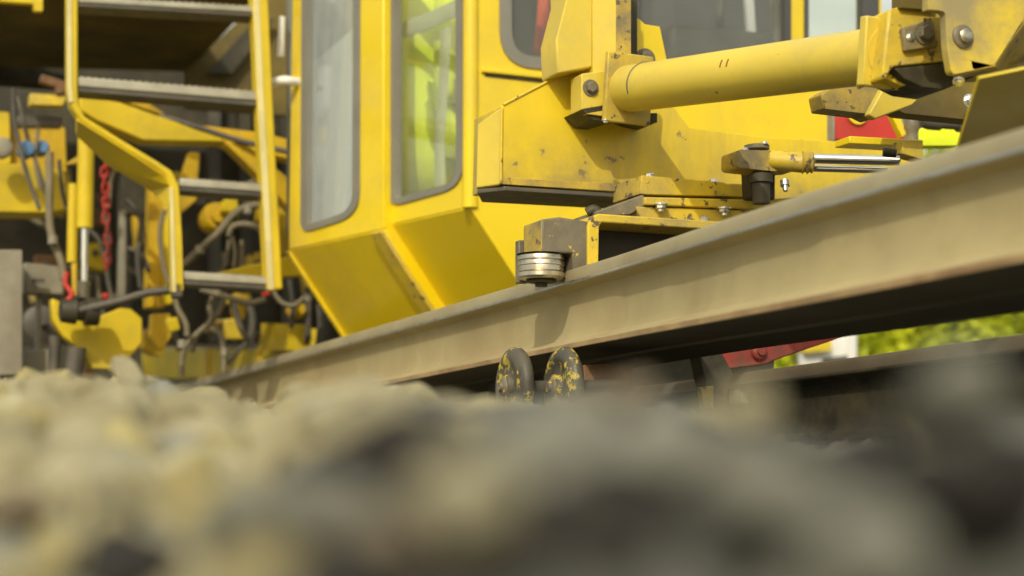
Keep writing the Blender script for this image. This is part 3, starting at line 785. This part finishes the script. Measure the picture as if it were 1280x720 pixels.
# the crowded back of the running gear
rg_ = random.Random(21)
for i in range(46):
    x, y_ = rg_.uniform(10, 415), rg_.uniform(205, 440); d_ = rg_.uniform(6.8, 7.9)
    if rg_.random() < .45:
        l_ = rg_.uniform(30, 90); a_ = rg_.uniform(-1.2, 1.2) + math.pi / 2
        hose('hose', [(x, y_, d_), (x + l_ * .5 * math.cos(a_) + rg_.uniform(-14, 14), y_ + l_ * .5 * math.sin(a_), d_), (x + l_ * math.cos(a_), y_ + l_ * math.sin(a_), d_)], d_, rg_.uniform(.006, .012), M[rg_.choice(['greyhose', 'rubber', 'greyhose'])], mach)
    else:
        w_, h_ = rg_.uniform(8, 30), rg_.uniform(10, 46); k_ = rg_.uniform(-5, 5)
        b_ = yb(rg_.choice(['small_bracket', 'valve_block', 'stay_plate']), [(x, y_), (x + w_, y_ + k_), (x + w_ - k_, y_ + h_), (x + w_ * .4, y_ + h_ + k_), (x + k_, y_ + h_ * .7)], d_, rg_.uniform(.04, .10), rg_.choice(['yellow_deep', 'yellow_under', 'yellow_grimy', 'darkgrey', 'rust', 'yellow_under']))
        if w_ > 16:
            q_ = depth(x + w_ * .5, y_ + h_ * .35, d_ - .02)
            bolt(q_, -LO, .010, M['darkgrey'], b_)
for x, y_, d_ in ((66, 300, 6.12), (228, 430, 6.3), (282, 440, 6.3), (250, 312, 6.6), (310, 262, 6.6), (270, 366, 6.3), (140, 372, 6.5), (384, 372, 6.8)):
    rod('hose_fitting', depth(x, y_ - 5, d_), depth(x, y_ + 5, d_), .016, M['grey'], mach, n=12)
# red chain
ch = empty('chain', depth(132, 190, 6.35), parent=mach)
pts = spline([depth(x, y_, 6.35) for x, y_ in [(144, 172), (138, 190), (132, 206), (130, 225), (134, 245), (131, 262), (134, 285), (135, 312), (133, 332)]], 4)
acc = 0; last = pts[0]; k = 0
cm = None
for p in pts[1:]:
    acc += (p - last).length
    if acc > .021:
        d = (p - last).normalized()
        if cm is None:
            cm = bmesh.new()
            ring = [Vector((math.cos(t) * .011, 0, math.sin(t) * .011 + (.008 if math.sin(t) > 0 else -.008))) for t in [2 * math.pi * i / 12 for i in range(13)]]
            a_sweep(cm, ring, .0042, 6, caps=False); bmesh.ops.remove_doubles(cm, verts=cm.verts, dist=.0003)
            me = bpy.data.meshes.new('chain_link'); cm.to_mesh(me); cm.free(); me.materials.append(M['red'])
            for q in me.polygons: q.use_smooth = True
        o = link('chain_link', me, None, ch, p); o.rotation_euler = (0, .1 * math.sin(k * 2), (k % 2) * 1.57 + .3); k += 1; acc = 0
    last = p
yb('end_stop', [(328, 356), (338, 356), (338, 370), (328, 370)], 6.35, .02, 'red')
yb('end_stop', [(128, 366), (137, 366), (137, 374), (128, 374)], 6.3, .02, 'red')
# right of the cab: red warning panel with its yellow disc, and small fittings
RPn = front(1085, 5.0)
rp = plate('warning_panel', RPn, [(1044, 128), (1124, 132), (1131, 176), (1044, 174)], .02, M['red'], mach)
cc = RPn.at(1070, 142)
rod('disc', cc + RPn.n * .003, cc + RPn.n * .008, .030, M['yellow'], rp)
plate('panel_edge', off(RPn, .004), [(1041, 126), (1044, 126), (1044, 176), (1041, 176)], .03, M['grey'], rp)
plate('yellow_bracket', front(1125, 4.8), [(1114, 143), (1126, 145), (1133, 168), (1128, 172)], .02, M['yellow'], mach)
lathe('fitting', depth(1140, 160, 4.6), Vector((0, 0, -1)), [(-.02, .016), (0, .02), (.01, .014), (.03, .014), (.032, .022), (.045, .022)], M['housing'], mach)
lathe('fitting', depth(1152, 152, 4.6), TR, [(0, .014), (.02, .018), (.05, .018), (.052, .013), (.1, .013), (.102, .018), (.16, .018)], M['darkgrey'], mach)
plate('hivis_piece', front(1170, 4.7), [(1150, 162), (1160, 158), (1200, 160), (1202, 182), (1150, 182)], .05, M['hivis'], mach)  # flat yellow-green piece in fluorescent cloth colour, emits nothing

# ------------------------------------------------------------------ person and garment in the cab
def skin_chain(name, verts, edges, radii, m, parent, sub=2):
    c = sum((Vector(v) for v in verts), Vector()) / len(verts)
    me = bpy.data.meshes.new(name); me.from_pydata([Vector(v) - c for v in verts], edges, [])
    o = link(name, me, m, parent, c)
    sk = o.modifiers.new('skin', 'SKIN'); sk.use_smooth_shade = True
    for i, r in enumerate(radii):
        me.skin_vertices[0].data[i].radius = r if isinstance(r, tuple) else (r, r)
    me.skin_vertices[0].data[0].use_root = True
    s = o.modifiers.new('sub', 'SUBSURF'); s.levels = sub; s.render_levels = sub
    return o
pc = wall(SP.at(530, 200) + LO * .16 + TR * .20, SD).at(532, 120)
fz = F0.z + .27
per = empty('person', (pc.x, pc.y, fz), 'person in a fluorescent yellow jacket with silver bands behind the cab side window', 'person')
def P(a, b, c): return Vector((pc.x, pc.y, fz)) + SD * a + Vector((SD.y, -SD.x, 0)) * b + Z3 * c
# seated on a cab bench, turned to the side: pelvis, spine, head, arms, legs
V = [P(0, 0, .10), P(0, 0, .30), P(0, .01, .48), P(0, .02, .60), P(0, .02, .68), P(0, .02, .80),
     P(.17, .02, .56), P(.20, -.02, .32), P(.19, .08, .14), P(.17, .16, .12),
     P(-.17, .02, .56), P(-.20, -.02, .32), P(-.19, .08, .14), P(-.17, .16, .12),
     P(.10, .05, .07), P(.12, .40, .10), P(.12, .42, -.02 + .0), P(-.10, .05, .07), P(-.12, .40, .10), P(-.12, .42, -.02)]
E = [(0, 1), (1, 2), (2, 3), (3, 4), (4, 5), (2, 6), (6, 7), (7, 8), (8, 9), (2, 10), (10, 11), (11, 12), (12, 13), (0, 14), (14, 15), (15, 16), (0, 17), (17, 18), (18, 19)]
# root first; feet omitted under the bench front, shins drop to the floor
rad = [(.15, .11), (.14, .10), (.16, .10), (.055, .055), (.055, .055), (.085, .10), .06, .045, .035, .03, .06, .045, .035, .03, .09, .065, .05, .09, .065, .05]
skin_chain('body', V, E, rad, M['skin'], per)
jv = [P(0, 0, -.02), P(0, 0, .14), P(0, 0, .32), P(0, .01, .49), P(0, .02, .57), P(.17, .02, .55), P(.20, -.02, .32), P(.19, -.03, .10), P(-.17, .02, .55), P(-.20, -.02, .32), P(-.19, -.03, .10)]
jv = [q + Z3 * 0 for q in jv]; jv[0] = P(0, 0, -.20)
skin_chain('jacket', jv, [(0, 1), (1, 2), (2, 3), (3, 4), (3, 5), (5, 6), (6, 7), (3, 8), (8, 9), (9, 10)],
           [(.21, .16), (.235, .165), (.235, .155), (.215, .135), (.08, .08), .095, .072, .058, .095, .072, .058], M['hivis'], per)
hv = [P(0, .0, .86), P(0, .0, .80)]
skin_chain('hair', hv, [(0, 1)], [(.085, .10), (.095, .11)], M['hair'], per)
tv = [P(0, 0, .02), P(.10, .05, .05), P(.12, .40, .09), P(.12, .42, -.01), P(-.10, .05, .05), P(-.12, .40, .09), P(-.12, .42, -.01)]
skin_chain('trousers', tv, [(0, 1), (1, 2), (2, 3), (0, 4), (4, 5), (5, 6)], [(.16, .12), .105, .08, .065, .105, .08, .065], M['hivis'], per)
# reflective bands laid on the jacket side towards the window
JP = wall(pc, SD)
bandpl = Plane(pc + JP.n * .178, JP.n)
def curvedband(px, name):
    pts = [bandpl.at(*q) for q in px]
    bm = bmesh.new(); a_sweep(bm, spline(pts, 5), .026, 8)
    for v in bm.verts:
        dd = (v.co - bandpl.p).dot(bandpl.n); v.co -= bandpl.n * (dd * .8 + .012)
    return obj(name, bm, M['band'], per, smooth=True)
curvedband([(578, 4), (552, 16), (525, 28), (500, 36)], 'reflective_band')
curvedband([(553, 34), (551, 80), (548, 130), (545, 180), (546, 240)], 'reflective_band')
# garment hanging behind the round window
gp = front(690, 5.55)
bm = bmesh.new()
cols, rows = 14, 16; gg = []
for j in range(rows):
    row = []
    for i in range(cols):
        px_ = 662 + (14 - j) * .9 * (1 if j < 14 else 0) + i * (6.5 + .25 * j); py_ = -50 + j * 8
        row.append(bm.verts.new(gp.at(px_, py_) + gp.n * (.03 * math.sin(i * 1.1 + j * .12))))
    gg.append(row)
for a, b in zip(gg, gg[1:]):
    for i in range(cols - 1): bm.faces.new((a[i], a[i + 1], b[i + 1], b[i]))
o = obj('hanging_garment', bm, M['redcloth'], None, smooth=True)
s = o.modifiers.new('solid', 'SOLIDIFY'); s.thickness = .012
tag(o, 'orange red garment seen behind the cab window with the rounded corner', 'garment')

# ------------------------------------------------------------------ rail handling arm in front of the cab
BP = front(627, 4.15)
arm = empty('rail_handling_arm', BP.at(700, 240), 'worn yellow rail handling arm with box beam, thick tube and roller on the lifted rail', 'rail handler')
W = M['yellow_worn']
# box beam: bent front plate + left end + underside
beam = plate('box_beam', BP, [(627, 132), (729, 80), (745, 74), (800, 74), (830, 118), (862, 160), (960, 172), (1152, 182), (1152, 236), (960, 250), (806, 243), (625, 230)], -0.0+.17, M['yellow_beam'], arm, bevel=.004)
e0 = [BP.at(627, 132), BP.at(625, 231)]
# end cap sloping back to the left
eA, eB = BP.at(627, 134), BP.at(625, 231)
back = Vector((-.052, .045, 0))
bm = bmesh.new(); a_prism(bm, [eA, eA + back - Z3 * .028, eB + back + Z3 * .0, eB], Vector((.01, .13, 0)))
obj('beam_end', bm, M['yellow_dusty'], arm, bevel=.003)
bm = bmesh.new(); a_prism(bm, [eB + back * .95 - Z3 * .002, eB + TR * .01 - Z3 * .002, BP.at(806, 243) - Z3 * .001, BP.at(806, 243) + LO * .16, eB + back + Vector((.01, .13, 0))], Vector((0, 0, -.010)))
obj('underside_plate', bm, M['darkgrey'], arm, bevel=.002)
bm = bmesh.new(); a_sweep(bm, [BP.at(627, 136) + BP.n * .001, BP.at(626, 229) + BP.n * .001], .0035, 8); obj('weld_seam', bm, M['yellow_worn'], arm, smooth=True)
bm = bmesh.new(); a_sweep(bm, [BP.at(629, 131), BP.at(729, 79)], .0035, 8); obj('weld_seam', bm, M['yellow_worn'], arm, smooth=True)
# grimy lower strip
plate('wear_strip', off(BP, .004), [(636, 222), (700, 226), (798, 230), (798, 241), (640, 231)], .006, M['yellow_grimy'], arm, bevel=.001)
# upright post, ridge folded
PP = front(740, 4.14)
plate('upright_post', off(PP, -.005), [(706, -60), (741, -60), (741, 84), (697, 92), (695, 50), (708, 0)], .09, M['yellow_dusty'], arm, bevel=.004)
bm = bmesh.new(); q = [(741, -60), (741, 92)]
a_, b_ = PP.at(741, -60), PP.at(741, 100); c_, d_ = PP.at(770, -60) + PP.n * .012, PP.at(770, 95) + PP.n * .012
a_prism(bm, [a_, b_, d_, c_], -PP.n * .10); obj('post_web', bm, M['yellow_dusty'], arm, bevel=.003)
plate('post_flange', off(PP, .012), [(770, -60), (789, -60), (789, 75), (770, 73)], .10, M['yellow_grimy'], arm, bevel=.003)
plate('post_gap_plate', off(PP, -.10), [(786, -60), (797, -60), (797, 90), (786, 90)], .02, M['black'], arm)
bkp = plate('pivot_plate', front(815, 4.35), [(795, 22), (800, 24), (806, 30), (825, 33), (835, 80), (835, 110), (795, 110)], .03, M['yellow'], arm)
bolt(front(815, 4.35).at(806, 74), front(815, 4.35).n, .017, M['housing'], bkp)
# main tube
TA, TB = depth(786, 111, 4.13), depth(1114, 67, 3.36)
td = (TB - TA).normalized()
rod('main_tube', TA, TB, .0502, M['yellow_dusty'], arm, n=64)
ux = td.cross(Z3).normalized(); uz = ux.cross(td).normalized()   # ux to the right/near
if ux.y > 0: ux = -ux
def flange(name, c, w_, h_, t, m, bev=.003):
    bm = bmesh.new(); a_box(bm, c, td, ux, uz, t, w_, h_); return obj(name, bm, m, arm, bevel=bev)
flange('tube_flange', TA - td * .004, .115, .15, .014, M['yellow_worn'])
# triangular clamp foot under the tube's left end and the square boss with its bolt
CPn = front(745, 4.12)
plate('clamp_plate', off(CPn, -.03), [(764, 72), (806, 84), (806, 96), (770, 146), (757, 142), (758, 90)], .012, M['yellow_worn'], arm)
boss = plate('clamp_boss', CPn, [(727, 92), (759, 88), (757, 132), (727, 137)], .06, M['yellow_dusty'], arm)
bolt(CPn.at(738, 110) , CPn.n, .0125, M['housing'], boss)
bm = bmesh.new(); a_prism(bm, [CPn.at(727, 136), CPn.at(758, 131), CPn.at(800, 148), CPn.at(822, 153), CPn.at(822, 141), CPn.at(790, 142), CPn.at(757, 152), CPn.at(740, 150)], -CPn.n * .10)
obj('clamp_underside', bm, M['black'], arm, bevel=.002)
plate('clamp_strap', off(CPn, .006), [(755, 138), (799, 150), (760, 146), (733, 142)], .02, M['yellow_worn'], arm, bevel=.001)
bolt(depth(757, 150, 4.1), Vector((0, 0, -1)), .006, M['zinc'], arm)
bm = bmesh.new()
a_sweep(bm, spline([TA + td * .075 + (ux * math.cos(t) + uz * math.sin(t)) * .0505 for t in [x * .25 - .4 for x in range(9)]], 2), .0022, 6)
obj('weld_bead', bm, M['housing'], arm, smooth=True)
# small rubbed red marks on the tube
for dx in (0, .022):
    bm = bmesh.new()
    a_sweep(bm, [TA + td * (.42 + dx) + (ux * math.cos(t) + uz * math.sin(t)) * .0500 for t in (.15, .3, .45)], .0022, 6)
    obj('paint_mark', bm, M['rust'], arm, smooth=True)
# right clamp
RC = front(1150, 3.33)
rb = plate('end_clamp', RC, [(1111, 12), (1125, 8), (1196, 14), (1192, 76), (1160, 79), (1118, 83), (1107, 100), (1103, 96), (1108, 40)], .09, M['yellow_worn'], arm, bevel=.005)
plate('clamp_pad', off(RC, .012), [(1128, 34), (1168, 24), (1172, 58), (1132, 64)], .014, M['yellow_grimy'], arm, bevel=.004)
bolt(RC.at(1150, 44) + RC.n * .012, RC.n, .014, M['housing'], arm)
bolt(RC.at(1133, 48) + RC.n * .012, RC.n, .006, M['zinc'], arm)
plate('clamp_foot', off(RC, -.02), [(1103, 96), (1112, 92), (1140, 104), (1128, 108)], .05, M['yellow_worn'], arm)
flange('tube_collar', TB - td * .012, .112, .122, .02, M['yellow_dusty'])
bm = bmesh.new(); a_prism(bm, [RC.at(1118, 85), RC.at(1192, 78), RC.at(1230, 78), RC.at(1228, 92), RC.at(1180, 112), RC.at(1150, 108), RC.at(1130, 98)], -RC.n * .09)
obj('clamp_recess', bm, M['black'], arm, bevel=.002)
# large ram body at the right edge
CA, CB = depth(1188, 52, 3.30), depth(1330, 5, 3.05)
cdv = (CB - CA).normalized()
lug = front(1220, 3.24)
plate('lug_plate', lug, roundpoly([(1160, -60, 0), (1310, -60, 0), (1310, -14, 0), (1282, 20, 3), (1262, 52, 3), (1243, 82, 5), (1190, 94, 8), (1184, 60, 10), (1182, 14, 6), (1160, 12, 0)], 4, 4), .018, M['yellow_ram'], arm, bevel=.005)
lathe('pin_boss', lug.at(1203, 46), lug.n, [(-.01, .021), (.004, .020), (.006, .017), (.0065, .013)], M['housing'], arm, n=32)
lathe('pin_end', lug.at(1203, 46) + lug.n * .009, lug.n, [(0, .012), (.004, .012), (.006, .009)], M['steel'], arm, n=24)
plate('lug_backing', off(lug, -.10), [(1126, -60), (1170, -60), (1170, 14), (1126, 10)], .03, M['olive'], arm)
plate('lug_cover', off(lug, -.12), [(1236, 60), (1300, -40), (1340, -40), (1340, 112), (1236, 104)], .03, M['yellow_grimy'], arm)
bm = bmesh.new(); a_prism(bm, [lug.at(1190, 94), lug.at(1243, 83), lug.at(1262, 53), lug.at(1312, -12), depth(1330, 60, 3.5), depth(1262, 100, 3.5), depth(1195, 104, 3.45)], Vector((.004, .004, .006)))
obj('lug_underside', bm, M['yellow_grimy'], arm, bevel=.001)
bolt(depth(1198, 101, 3.2), Vector((0, -.5, -1)), .007, M['zinc'], arm)
# brackets under the tube on the right
plate('side_bracket', front(1080, 3.75), [(1026, 118), (1034, 112), (1150, 98), (1158, 112), (1142, 130), (1092, 148), (1080, 142), (1030, 136)], .05, M['yellow_grimy'], arm, bevel=.003)
plate('bracket_face', front(1120, 3.68), [(1106, 106), (1158, 100), (1158, 114), (1140, 132), (1094, 149), (1086, 143)], .02, M['yellow_dusty'], arm, bevel=.003)
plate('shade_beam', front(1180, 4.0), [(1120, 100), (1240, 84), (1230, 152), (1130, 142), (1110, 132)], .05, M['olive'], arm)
bolt(front(1210, 3.98).at(1211, 126), front(1210, 3.98).n, .010, M['zinc'], arm)
bm = bmesh.new(); a_prism(bm, [depth(1224, 98, 2.88), depth(1300, 82, 2.85), depth(1300, 192, 3.24), depth(1195, 192, 3.26)], Vector((0, .012, .006)))
obj('corner_plate', bm, M['yellow'], arm, bevel=.002)
# lower telescopic part: clevis and chrome rod
rl = front(960, 3.95)
bar_ = plate('upper_bar', front(1100, 4.1), [(1062, 170), (1154, 175), (1154, 184), (1062, 179)], .06, M['yellow'], arm)
plate('bar_bracket', front(1140, 4.05), [(1128, 175), (1154, 176), (1154, 200), (1128, 192)], .04, M['yellow_worn'], arm)
CD = 4.10
cl = rod('clevis', depth(962, 200, CD), depth(1006, 204, CD - .02), .021, M['yellow_worn'], arm, n=24, bevel=.003)
cf = front(940, CD - .035)
plate('clevis_fork', cf, roundpoly([(921, 187, 5), (964, 188, 3), (968, 192, 3), (1000, 194, 3), (1000, 212, 3), (966, 214, 3), (921, 209, 5)], 4, 3), .07, M['yellow_grimy'], arm, bevel=.005)
lathe('clevis_nut', depth(1002, 203, CD - .02), Vector((1, -.05, -.03)), [(0, .020), (.002, .025), (.008, .020), (.012, .025), (.018, .020), (.022, .024), (.026, .017)], M['yellow_worn'], arm)
rod('piston_rod', depth(1008, 198, CD - .02), depth(1125, 201, CD - .08), .0105, M['chrome'], arm, n=32)
rod('thin_rod', depth(1008, 210, CD), depth(1110, 213, CD - .05), .0075, M['chrome'], arm)
rod('rod_guide', depth(1104, 190, 3.95), depth(1120, 192, 3.95), .009, M['black'], arm)
pn = depth(946, 188, CD)
lathe('pivot_pin', pn, Z3, [(0, .022), (.002, .027), (.010, .027), (.012, .020), (.014, .010)], M['housing'], arm)
lathe('pivot_post', depth(951, 211, CD), -Z3, [(0, .016), (.010, .016), (.012, .025), (.030, .025), (.032, .019), (.075, .019)], M['black'], arm)
plate('pivot_block', front(952, CD + .04), [(936, 210), (970, 212), (970, 250), (938, 248)], .04, M['black'], arm, bevel=.006)
bolt(pn + Vector((-.026, -.012, -.002)), Z3, .006, M['zinc'], arm); bolt(pn + Vector((.014, -.018, .010)), Z3, .006, M['zinc'], arm)
bolt(cf.at(981, 203), cf.n, .008, M['rust'], arm)
lathe('grease_nipple', depth(981, 226, CD), Vector((0, -.3, -1)), [(0, .010), (.012, .010), (.013, .006), (.024, .005)], M['zinc'], arm)
# clamp plates below the beam
UP = front(810, 4.12)
up_ = plate('upper_clamp_plate', UP, [(802, 219), (812, 220), (946, 231), (946, 246), (808, 243), (800, 242)], .14, M['yellow_worn'], arm, bevel=.003)
lo_ = plate('lower_clamp_plate', off(UP, .012), [(806, 246), (960, 250), (960, 262), (806, 256)], .17, M['yellow_worn'], arm, bevel=.003)
bm = bmesh.new(); A = UP.at(806, 250)
a_prism(bm, [UP.at(745, 264), UP.at(804, 243), UP.at(808, 248), UP.at(806, 258), UP.at(790, 268), UP.at(745, 270)], -UP.n * .13)
obj('cross_lug', bm, M['housing'], arm, bevel=.003)
plate('lug_cheek', off(UP, .004), [(795, 258), (930, 263), (930, 285), (800, 272)], .12, M['yellow_worn'], arm, bevel=.002)
hose('black_grommet', [(734, 266, 4.1), (742, 262, 4.1), (748, 266, 4.1)], 4.1, .011, M['black'], arm)
for x, y_ in ((820, 219), (900, 226)):
    bolt(UP.at(x, y_ + 1) - UP.n * .03, Z3, .010, M['zinc'], up_)
for x, y_ in ((818, 258), (897, 263)):
    bolt(off(UP, -.012).at(x, y_ - 1) + UP.n * .03, -Z3, .011, M['zinc'], lo_, shank=.006)
bolt(off(UP, .01).at(880, 275), UP.n, .006, M['zinc'], lo_)
# roller bracket: bent plate
KP = front(740, 3.92)
bm = bmesh.new()
a_prism(bm, [KP.at(735, 282), KP.at(738, 272), KP.at(748, 267), KP.at(935, 279), KP.at(935, 290), KP.at(752, 278), KP.at(749, 284), KP.at(748, 334), KP.at(735, 334)], -KP.n * .12)
obj('bent_bracket', bm, M['yellow_worn'], arm, bevel=.003)
plate('bracket_back', off(KP, -.10), [(748, 276), (860, 284), (860, 330), (748, 330)], .02, M['black'], arm)
# housing (angled box): front face and lit left face
_d = Vector((LO.y, -LO.x, 0)); _c = None
for _i in range(400):                       # depth at which the roller just touches the rail head
    _y = 4.3 - _i * .002; _h = front(686, _y); _c = _h.at(686, 332) - _h.n * .040
    if (P0 - _c).dot(_d) >= .0362 + .0478: break
HP = _h
a1, a2, a3, a4 = HP.at(676, 276), HP.at(737, 279), HP.at(734, 336), HP.at(676, 316)
bm = bmesh.new()
a_prism(bm, [HP.at(677, 274), HP.at(700, 271), HP.at(737, 277), HP.at(735, 338), HP.at(716, 341), HP.at(716, 316), HP.at(677, 317)], -HP.n * .10)
obj('roller_housing', bm, M['housing'], arm, bevel=.004)
bm = bmesh.new(); L0 = HP.at(677, 274); L1 = HP.at(677, 317); bk = Vector((-.036, .06, 0))
a_prism(bm, [L0, L1, L1 + bk, L0 + bk - Z3 * .004], Vector((.03, .03, 0))); obj('housing_side', bm, M['yellow_grimy'], arm, bevel=.003)
plate('housing_back', off(HP, -.075), [(648, 300), (722, 300), (722, 338), (660, 354), (648, 354)], .02, M['housing'], arm, bevel=.003)
rc = Vector((0, 0, 0)) + HP.at(686, 332) - HP.n * .040
ztop, zbot = HP.at(686, 315).z, HP.at(686, 347).z
prof = [(0, .040), (.001, .0445)]
nz_ = 4; hh = ztop - zbot
for i in range(nz_):
    t0 = .003 + (hh - .006) * i / nz_; dt = (hh - .006) / nz_
    rr = .0475 - (.002 if i in (2, 4) else 0)
    prof += [(t0 + dt * .12, rr), (t0 + dt * .80, rr), (t0 + dt * .92, rr - .0022)]
prof += [(hh - .001, .044), (hh, .038)]
lathe('guide_roller', Vector((rc.x, rc.y, ztop)), -Z3, prof, M['steel'], arm, n=64)
lathe('roller_washer', Vector((rc.x, rc.y, zbot)), -Z3, [(0, .030), (.004, .032), (.006, .028), (.007, .013), (.014, .012)], M['black'], arm)
lathe('roller_shaft', Vector((rc.x, rc.y, ztop + .006)), -Z3, [(-.02, .016), (.0, .016), (.0061, .05)], M['black'], arm)
hose('drip', [(735, 336, 3.86), (741, 342, 3.86), (747, 336, 3.88)], 3.86, .006, M['black'], arm)

# ------------------------------------------------------------------ roller clamp beneath the rail
rcl = empty('roller_clamp', depth(700, 475, 3.76), 'pair of worn black and yellow rollers on an axle beneath the lifted rail', 'roller clamp')
wheelmat = mat('chipped_roller_paint', (.11, .10, .07), .5, dirt=.6, dirt_col=(.035, .03, .025), chips=.85, chip_col=(.50, .38, .04), scale=5, var=.2, bump=.4)
for px_, d in ((636, 3.80), (697, 3.74)):
    c0 = depth(px_, 484, d)
    lathe('roller', c0, TR, [(-.012, .010), (-.010, .024), (.0, .026), (.002, .044), (-.004, .052), (-.004, .062), (.002, .074), (.009, .078), (.018, .078), (.024, .073), (.027, .055), (.028, .02)], wheelmat, rcl, n=48)
    lathe('hub', c0, -TR, [(.010, .020), (.014, .018), (.016, .010), (.022, .009)], M['housing'], rcl, n=24)
plate('dark_backing', front(700, 4.75), [(625, 452), (905, 428), (905, 520), (625, 520)], .08, M['black'], rcl)  # added dark sheet so the gap behind the rollers stays dark
rod('axle', depth(640, 484, 3.80), depth(790, 482, 3.66), .012, M['black'], rcl)
plate('clamp_block', front(760, 3.80), [(730, 456), (792, 454), (792, 490), (730, 492)], .08, M['rust'], rcl)

# red lever
lv = empty('red_lever', depth(930, 440, 4.2), 'red steel lever with pivot pin poking out from beneath the lifted rail', 'lever')
RL = front(940, 4.2)
plate('arm_plate', RL, [(1058, 410), (1058, 419), (1040, 426), (1010, 436), (970, 450), (962, 454), (905, 462), (880, 440), (900, 428), (960, 420), (1010, 412)], .03, M['redworn'], lv, bevel=.003)
lathe('pivot_pin', RL.at(948, 440) + RL.n * .0, RL.n, [(-.02, .018), (.006, .019), (.010, .015), (.011, .009), (.016, .008)], M['redworn'], lv)
plate('dark_cheek', off(RL, .02), [(872, 432), (902, 440), (916, 466), (908, 500), (890, 512), (880, 470)], .05, M['black'], lv)
plate('yellow_foot', off(RL, .03), [(876, 484), (892, 482), (892, 512), (880, 512)], .02, M['yellow_grimy'], lv)
plate('tan_block', off(RL, -.03), [(925, 448), (968, 450), (966, 505), (925, 505)], .05, M['grey'], lv)

# ------------------------------------------------------------------ background
wb = empty('barrier', depth(1050, 470, 9.0), 'white barrier with a yellow panel standing between the red lever and the hedge', 'barrier')
WP_ = front(1050, 9.0)
plate('post', WP_, [(1059, 396), (1071, 396), (1071, 470), (1059, 470)], .08, M['white'], wb)
plate('board', off(WP_, -.02), [(1040, 424), (1060, 420), (1060, 452), (1003, 458), (1003, 441), (1040, 438)], .04, M['white'], wb)
plate('yellow_board', off(WP_, .02), [(1006, 430), (1040, 424), (1040, 438), (1006, 441)], .03, M['yellow'], wb)
plate('foot', off(WP_, .10), [(1044, 446), (1060, 444), (1062, 480), (1044, 480)], .3, M['darkgrey'], wb)

def leafmat(name, c1, c2):
    m = bpy.data.materials.new(name); m.use_nodes = True; t = m.node_tree; N = t.nodes; L = t.links; b = N['Principled BSDF']
    g_ = N.new('ShaderNodeNewGeometry'); n = N.new('ShaderNodeTexNoise'); n.inputs['Scale'].default_value = 2.5; n.inputs['Detail'].default_value = 5
    L.new(g_.outputs['Position'], n.inputs[0]); mr = N.new('ShaderNodeMapRange'); mr.inputs[1].default_value = .35; mr.inputs[2].default_value = .65; L.new(n.outputs[0], mr.inputs[0])
    x = N.new('ShaderNodeMix'); x.data_type = 'RGBA'; L.new(mr.outputs[0], x.inputs[0]); x.inputs[6].default_value = (*c1, 1); x.inputs[7].default_value = (*c2, 1)
    L.new(x.outputs[2], b.inputs['Base Color']); b.inputs['Roughness'].default_value = .6
    tl = N.new('ShaderNodeBsdfTranslucent'); L.new(x.outputs[2], tl.inputs[0]); ms = N.new('ShaderNodeMixShader'); ms.inputs[0].default_value = .3
    L.new(b.outputs[0], ms.inputs[1]); L.new(tl.outputs[0], ms.inputs[2]); L.new(ms.outputs[0], N['Material Output'].inputs[0]); return m
leaf = leafmat('yellow_green_leaves', (.30, .38, .012), (.66, .70, .025))
rn = random.Random(11)
for hi, (x0, x1, yy) in enumerate(((-4.5, 0.0, 17.0), (0.0, 4.2, 15.0), (4.2, 9.0, 15.6))):
    vv, ff = [], []
    n_l = 16000
    for i in range(n_l):
        x = rn.uniform(x0, x1); z = rn.uniform(.1, 2.95 + .25 * noise.noise(Vector((x * .8, yy, 0))))
        bul = .35 * noise.noise(Vector((x * 1.3, z * 1.3, hi * 9))) + .12 * noise.noise(Vector((x * 4, z * 4, 3)))
        y_ = yy - .45 + bul + abs(rn.gauss(0, .14))
        s = rn.uniform(.028, .055); a = Vector([rn.gauss(0, 1) for _ in range(3)]).normalized(); b = a.cross(Vector([rn.gauss(0, 1) for _ in range(3)])).normalized()
        p = Vector((x, y_, z)); k = len(vv)
        vv += [p - a * s, p + b * s * .55, p + a * s, p - b * s * .55]; ff.append((k, k + 1, k + 2, k + 3))
    hd = empty('hedge', ((x0 + x1) / 2, yy, .1), ['yellow green leafy hedge hidden mostly behind the cab, farthest left of the hedges', 'sunlit yellow green hedge in the gap beside the white barrier and beneath the lifted rail', 'sunlit yellow green hedge at the right edge above the low dark rail'][hi], 'hedge', 'hedges beyond the track')
    me = bpy.data.meshes.new('foliage'); me.from_pydata([v - WL[hd.name] for v in vv], [], ff)
    link('foliage', me, leaf, hd, WL[hd.name])
    bm = bmesh.new()
    for q in range(9):
        x = x0 + (x1 - x0) * (q + .5) / 9
        a_sweep(bm, [Vector((x, yy, 0)), Vector((x + rn.uniform(-.1, .1), yy, 1.2)), Vector((x + rn.uniform(-.2, .2), yy, 2.4))], [.05, .035, .015], 7)
    obj('stems', bm, M['bark'], hd, smooth=True)
    bm = bmesh.new(); a_box(bm, Vector(((x0 + x1) / 2, yy + .35, 1.4)), Vector((1, 0, 0)), Vector((0, 1, 0)), Z3, x1 - x0, .3, 2.6)
    obj('dense_core', bm, leaf, hd)
# sky, whitened by added cloud noise, comes from the world; nothing else behind
